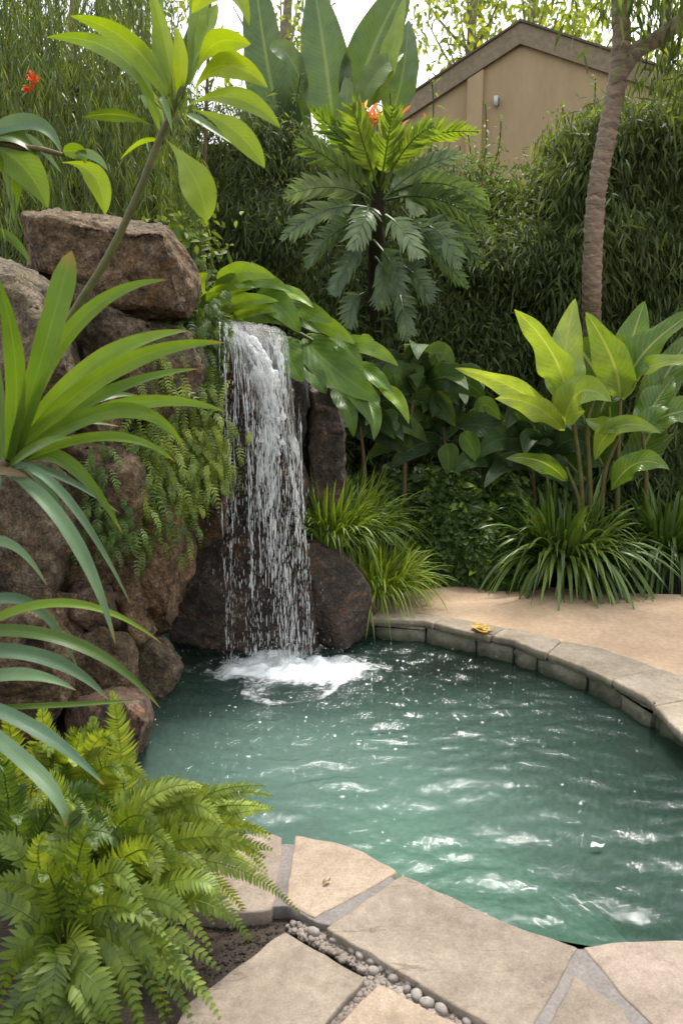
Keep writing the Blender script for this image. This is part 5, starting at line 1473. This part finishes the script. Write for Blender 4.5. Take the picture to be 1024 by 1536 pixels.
mb = MB()
ringed(mb, [base, P(884, 650, 7.15), P(887, 540, 6.85), P(887, 420, 6.4), P(893, 300, 6.3), P(910, 200, 6.3), P(926, 120, 6.3), P(931, 60, 6.3), P(929, -60, 6.3), P(932, -260, 6.4), P(920, -500, 6.5)], .077, .060, 420)
mb.build('trunk', M['bark'], t)
mb = MB()
ringed(mb, [P(928, 110, 6.3), P(952, 78, 6.3), P(990, 55, 6.28), P(1040, 18, 6.25), P(1140, -40, 6.2), P(1260, -160, 6.1)], .066, .04, 90, ring=.04, seed=4)
mb.build('branch', M['far_bark'], t)
mb = MB()
for k in range(26):
    p0 = P(rng.uniform(930, 1240), rng.uniform(-420, -40), rng.uniform(5.4, 7.2))
    nn = 130
    bb = p0 + rng.normal(0, 1, (nn, 3)) * np.array((.28, .28, .18))
    scatter(mb, bb, rng.normal(0, .5, (nn, 3)) + np.array((0, 0, -.5)), rng.uniform(.08, .16, nn), .013, .4, n=4, roll=.6)
for (px, py), nn in (((1000, 95), 70), ((1020, 60), 60), ((975, -5), 70), ((1015, 130), 60), ((955, 10), 30), ((1005, 10), 40), ((960, 105), 24)):
    bb = P(px, py, 6.3) + rng.normal(0, 1, (nn, 3)) * np.array((.10, .12, .1))
    scatter(mb, bb, rng.normal(0, .45, (nn, 3)) + np.array((0, 0, -.8)), rng.uniform(.07, .14, nn), .009, .3, n=4, roll=.6)
for k in range(9):
    p1 = P(rng.uniform(960, 1030), rng.uniform(60, 140), 6.3); p0 = p1 + np.array((.05, 0, .6))
    tube(mb, np.linspace(p0, p1, 6), .004, 4, tint=.1)
mb.build('crown', M['shrub'], t)

# ------------------------------------------------------------------ far trees against the sky
def far_tree(label, px, Y, tops, nleaf, seed, tw=.14, ti=(.2, 1)):
    r = np.random.default_rng(seed)
    base = P(px, 700, Y); base[2] = Z_G
    t = thing('tree', label, 'tree', base, 'far trees beyond the house')
    mb = MB()
    pts = [base] + [P(px + dx, y, Y) for dx, y in ((4, 350), (-3, 120), (2, 0), (6, -150))]
    tube(mb, spline(pts, 40), np.linspace(tw, tw * .45, 40), 10, bumpy=.03)
    ends = []
    for (ax, ay, rad) in tops:
        tip = P(ax, ay, Y + r.normal(0, .8))
        st = P(px + r.normal(0, 3), min(ay + 110, 160), Y)
        pth = bez(st, .5 * (st + tip) + np.array((0, 0, -.15)), tip, 12)
        tube(mb, pth, np.linspace(tw * .3, .012, 12), 6, bumpy=.05)
        ends.append((tip, rad, pth))
    mb.build('trunk', M['far_bark'], t)
    mb = MB()
    for tip, rad, pth in ends:
        k = max(3, nleaf // len(ends) // 58)
        for _ in range(k):
            c = (tip if r.random() < .6 else pth[r.integers(4, 12)]) + r.normal(0, 1, 3) * rad * np.array((.5, .5, .38))
            nn = 26
            bb = c + r.normal(0, 1, (nn, 3)) * .16
            scatter(mb, bb, r.normal(0, .7, (nn, 3)) + np.array((0, 0, -.25)), r.uniform(.11, .22, nn), .035, .3, n=4, kind='ovate', roll=.8, tint=np.clip(r.uniform(ti[0], ti[1], nn), 0, 1))
    mb.build('crown', M['canopy'], t)


far_tree('pale trunked tree rising beyond the house behind its gable slope', 708, 17, [(640, 30, 1.2), (670, 60, 1.), (740, 20, 1.2), (700, -40, 1.4), (650, 110, .8), (620, -30, 1.3), (760, -30, 1.3), (730, 60, .7), (640, 180, .7), (690, 20, 1.)], 4200, 21)
far_tree('loose crowned tree beyond the house directly over its roof ridge', 796, 18, [(800, 20, 1.1), (840, 10, 1.2), (870, 40, 1.0), (900, 60, .9), (830, -40, 1.4), (770, 10, 1.), (900, -20, 1.3), (860, 80, .6), (780, -50, 1.2)], 4600, 22)
far_tree('thin tree glimpsed between the paddle leaves', 430, 16, [(430, 40, .8), (440, 110, .7), (420, -20, 1.), (350, 10, 1.), (450, -30, 1.), (390, 60, .8)], 2000, 23)
far_tree('tree at the frame edge beyond the forked trunk', 1000, 16, [(1010, 90, .8), (990, 30, .7), (1060, 40, 1.2), (1040, -40, 1.2), (1100, 100, 1.2)], 1600, 24)
far_tree('tree beyond the bamboo strings at the frame corner', 110, 15, [(60, -30, 1.2), (150, -60, 1.2), (230, -20, 1.), (0, 30, 1.2), (-100, 0, 1.4), (300, -70, 1.)], 2600, 25)

# ------------------------------------------------------------------ house
A0 = P(782, 50, 12.5)
phi = R(24)
u = np.array((math.cos(phi), -math.sin(phi), 0)); nb = np.array((math.sin(phi), math.cos(phi), 0))   # u along the gable, nb into the house


def HW(px, py):
    r = ray(px, py)
    tt = np.dot(A0 - CAM, nb) / np.dot(r, nb)
    p = CAM + r * tt
    return np.array((np.dot(p - A0, u), p[2]))


ap = HW(782, 36); lt = HW(598, 158); rt = HW(968, 97)
# extend both slopes beyond what shows
sl = (ap[1] - lt[1]) / (ap[0] - lt[0]); sr = (ap[1] - rt[1]) / (rt[0] - ap[0])
hx0, hx1 = ap[0] - 4.2, ap[0] + 4.4
le = np.array((hx0, ap[1] - sl * (ap[0] - hx0))); re_ = np.array((hx1, ap[1] - sr * (hx1 - ap[0])))
house = thing('house', 'tan rendered house gable with brown roof edge beyond the hedge', 'house', (A0[0], A0[1], Z_G))


def H3(s, z, d): return A0 * np.array((1, 1, 0)) + u * s + nb * d + np.array((0, 0, z))


def prism(mb, prof2, d0, d1):
    f = np.array([H3(s, z, d0) for s, z in prof2]); b = np.array([H3(s, z, d1) for s, z in prof2])
    k = len(prof2)
    bm_v = np.concatenate([f, b])
    quads = [(i, (i + 1) % k, (i + 1) % k + k, i + k) for i in range(k)]
    if k == 4: quads += [(0, 3, 2, 1), (4, 5, 6, 7)]; mb.mesh(bm_v, quads=quads)
    else:
        tris = [(0, i + 1, i) for i in range(1, k - 1)] + [(k, k + i, k + i + 1) for i in range(1, k - 1)]
        mb.mesh(bm_v, quads=quads, tris=tris)


D = .27
mb = MB()
prism(mb, [(hx0 + .25, Z_G), (hx1 - .25, Z_G), (hx1 - .25, re_[1] - D + .25 * sr), (ap[0], ap[1] - D), (hx0 + .25, le[1] - D + .25 * sl)], 0, 8)
mb.build('wall', M['render'], house, smooth=False)
mb = MB()
for a, b in ((le, ap), (ap, re_)):
    prism(mb, [(a[0], a[1] - .28), (b[0], b[1] - .28), (b[0], b[1]), (a[0], a[1])], -.07, -.03)
mb.build('fascia', M['fascia'], house, smooth=False)
mb = MB()
for a, b in ((le, ap), (ap, re_)):
    prism(mb, [(a[0], a[1] - .2), (b[0], b[1] - .2), (b[0], b[1] + .035), (a[0], a[1] + .035)], -.028, 8.2)
for a, b in ((le, ap), (ap, re_)):
    prism(mb, [(a[0], a[1] + .003), (b[0], b[1] + .003), (b[0], b[1] + .035), (a[0], a[1] + .035)], -.10, -.032)
mb.build('roof', M['roofing'], house, smooth=False)
p1, p2 = HW(703, 120), HW(726, 120)
mb = MB()
prism(mb, [(p1[0], Z_G), (p2[0], Z_G), (p2[0], ap[1] - sl * (ap[0] - p2[0]) - D - .04), (p1[0], ap[1] - sl * (ap[0] - p1[0]) - D - .04)], -.085, -.003)
mb.build('pilaster', M['render'], house, smooth=False)
lp = HW(745, 153)
lamp = thing('wall_lamp', 'small pale wall lamp on the tan gable wall', 'lamp', H3(lp[0], lp[1], -.02))
mb = MB()
prism(mb, [(lp[0] - .03, lp[1] - .05), (lp[0] + .03, lp[1] - .05), (lp[0] + .03, lp[1] + .05), (lp[0] - .03, lp[1] + .05)], -.03, -.002)
mb.build('bracket', M['lampdark'], lamp, smooth=False)
mb = MB()
c0 = H3(lp[0], lp[1], -.07)
tube(mb, [c0 + np.array((0, 0, z)) for z in (-.075, -.07, .06, .068)], [.001, .032, .032, .001], 14)
mb.build('lamp_shade', M['lampmetal'], lamp)

# ------------------------------------------------------------------ small things
def flat_leaf(name, label, p, ang, ln, w, mk, cat='leaf', kind='ovate', group=None, lobes=0):
    mb = MB()
    d = np.array((math.cos(ang), math.sin(ang), 0))
    for k in range(max(1, lobes)):
        aa = ang + (k - (lobes - 1) / 2) * .55 if lobes else ang
        d = np.array((math.cos(aa), math.sin(aa), 0))
        path = np.array([p + d * ln * s + np.array((0, 0, .004 + .012 * s * s + .006 * math.sin(6 * s))) for s in np.linspace(0, 1, 12)])
        S = np.cross(d, (0, 0, 1)); hwv = w * prof(kind, np.linspace(0, 1, 12))
        ribbons(mb, path[None], np.tile(S, (1, 12, 1)), np.tile((0, 0, 1.), (1, 12, 1)), hwv[None], .25, np.array([.5]), 5)
    return tag(mb.build(name, M[mk]), label, cat, group)


flat_leaf('fallen_leaf', 'fallen yellow leaf on a far coping stone', G(712, 944, Z_C + .012), .1, .11, .03, 'yellowleaf', lobes=5)
flat_leaf('fallen_leaf', 'small dry brown leaf on the warm buff flagstone', G(484, 1328, .002), .7, .03, .007, 'brownleaf')
for i in range(16):
    x = random.uniform(625, 1015); y = random.uniform(866, 880) + (x - 625) * .045
    flat_leaf('fallen_leaf', 'dry brown leaf scrap along the shaded back edge of the sand path', G(x, y, Z_P + .003), random.uniform(0, 6), random.uniform(.02, .05), random.uniform(.005, .011), 'brownleaf', group='dry leaf scraps along the path')
for lab, (x, y), ln, w in (('pale petal floating on the dark water by the near flagstones', (895, 1272), .05, .012), ):
    o = flat_leaf('petal', lab, G(x - 10, y, Z_W + .012), .1, ln, w, 'whitepetal', 'petal')

# ------------------------------------------------------------------ light, sky, camera
w = bpy.data.worlds.new('World'); SC.world = w; w.use_nodes = True
nt = w.node_tree; nt.nodes.clear()
SUN_EL, SUN_AZ = R(66), R(18)        # azimuth measured from +Y towards +X
sky = nt.nodes.new('ShaderNodeTexSky'); sky.sky_type = 'NISHITA'; sky.sun_disc = False
sky.sun_elevation = SUN_EL; sky.sun_rotation = SUN_AZ; sky.dust_density = 3.0; sky.air_density = 1.0; sky.ozone_density = 1.0
hs = nt.nodes.new('ShaderNodeHueSaturation'); hs.inputs['Saturation'].default_value = .2; hs.inputs['Value'].default_value = 1.35
bg = nt.nodes.new('ShaderNodeBackground'); bg.inputs[1].default_value = .15
ow = nt.nodes.new('ShaderNodeOutputWorld')
nt.links.new(sky.outputs[0], hs.inputs['Color']); nt.links.new(hs.outputs[0], bg.inputs[0]); nt.links.new(bg.outputs[0], ow.inputs[0])
ld = bpy.data.lights.new('sun', 'SUN'); ld.energy = 2.0; ld.angle = R(10); ld.color = (1.0, .95, .86)
so = bpy.data.objects.new('sun', ld); COL.objects.link(so)
sd = Vector((math.cos(SUN_EL) * math.sin(SUN_AZ), math.cos(SUN_EL) * math.cos(SUN_AZ), math.sin(SUN_EL)))
so.rotation_euler = sd.to_track_quat('Z', 'Y').to_euler()
so.location = (2, 2, 12)

cd = bpy.data.cameras.new('camera'); cam = bpy.data.objects.new('camera', cd); COL.objects.link(cam)
cam.location = (0, 0, CAM_H); cam.rotation_euler = (PI / 2 - PITCH, 0, 0)
cd.sensor_fit = 'VERTICAL'; cd.sensor_height = 36; cd.lens = 36 * F / 1536
cd.clip_start = .05; cd.clip_end = 1000
cd.dof.use_dof = True; cd.dof.focus_distance = 4.2; cd.dof.aperture_fstop = 5.6
SC.camera = cam
vs = SC.view_settings
vs.view_transform = 'Standard'; vs.look = 'None'; vs.gamma = 1; vs.exposure = 1.12
SC.cycles.max_bounces = 8; SC.cycles.transparent_max_bounces = 24; SC.cycles.diffuse_bounces = 3; SC.cycles.glossy_bounces = 3
SC.cycles.caustics_reflective = False; SC.cycles.caustics_refractive = False
try:
    SC.cycles.use_denoising = True
except Exception:
    pass
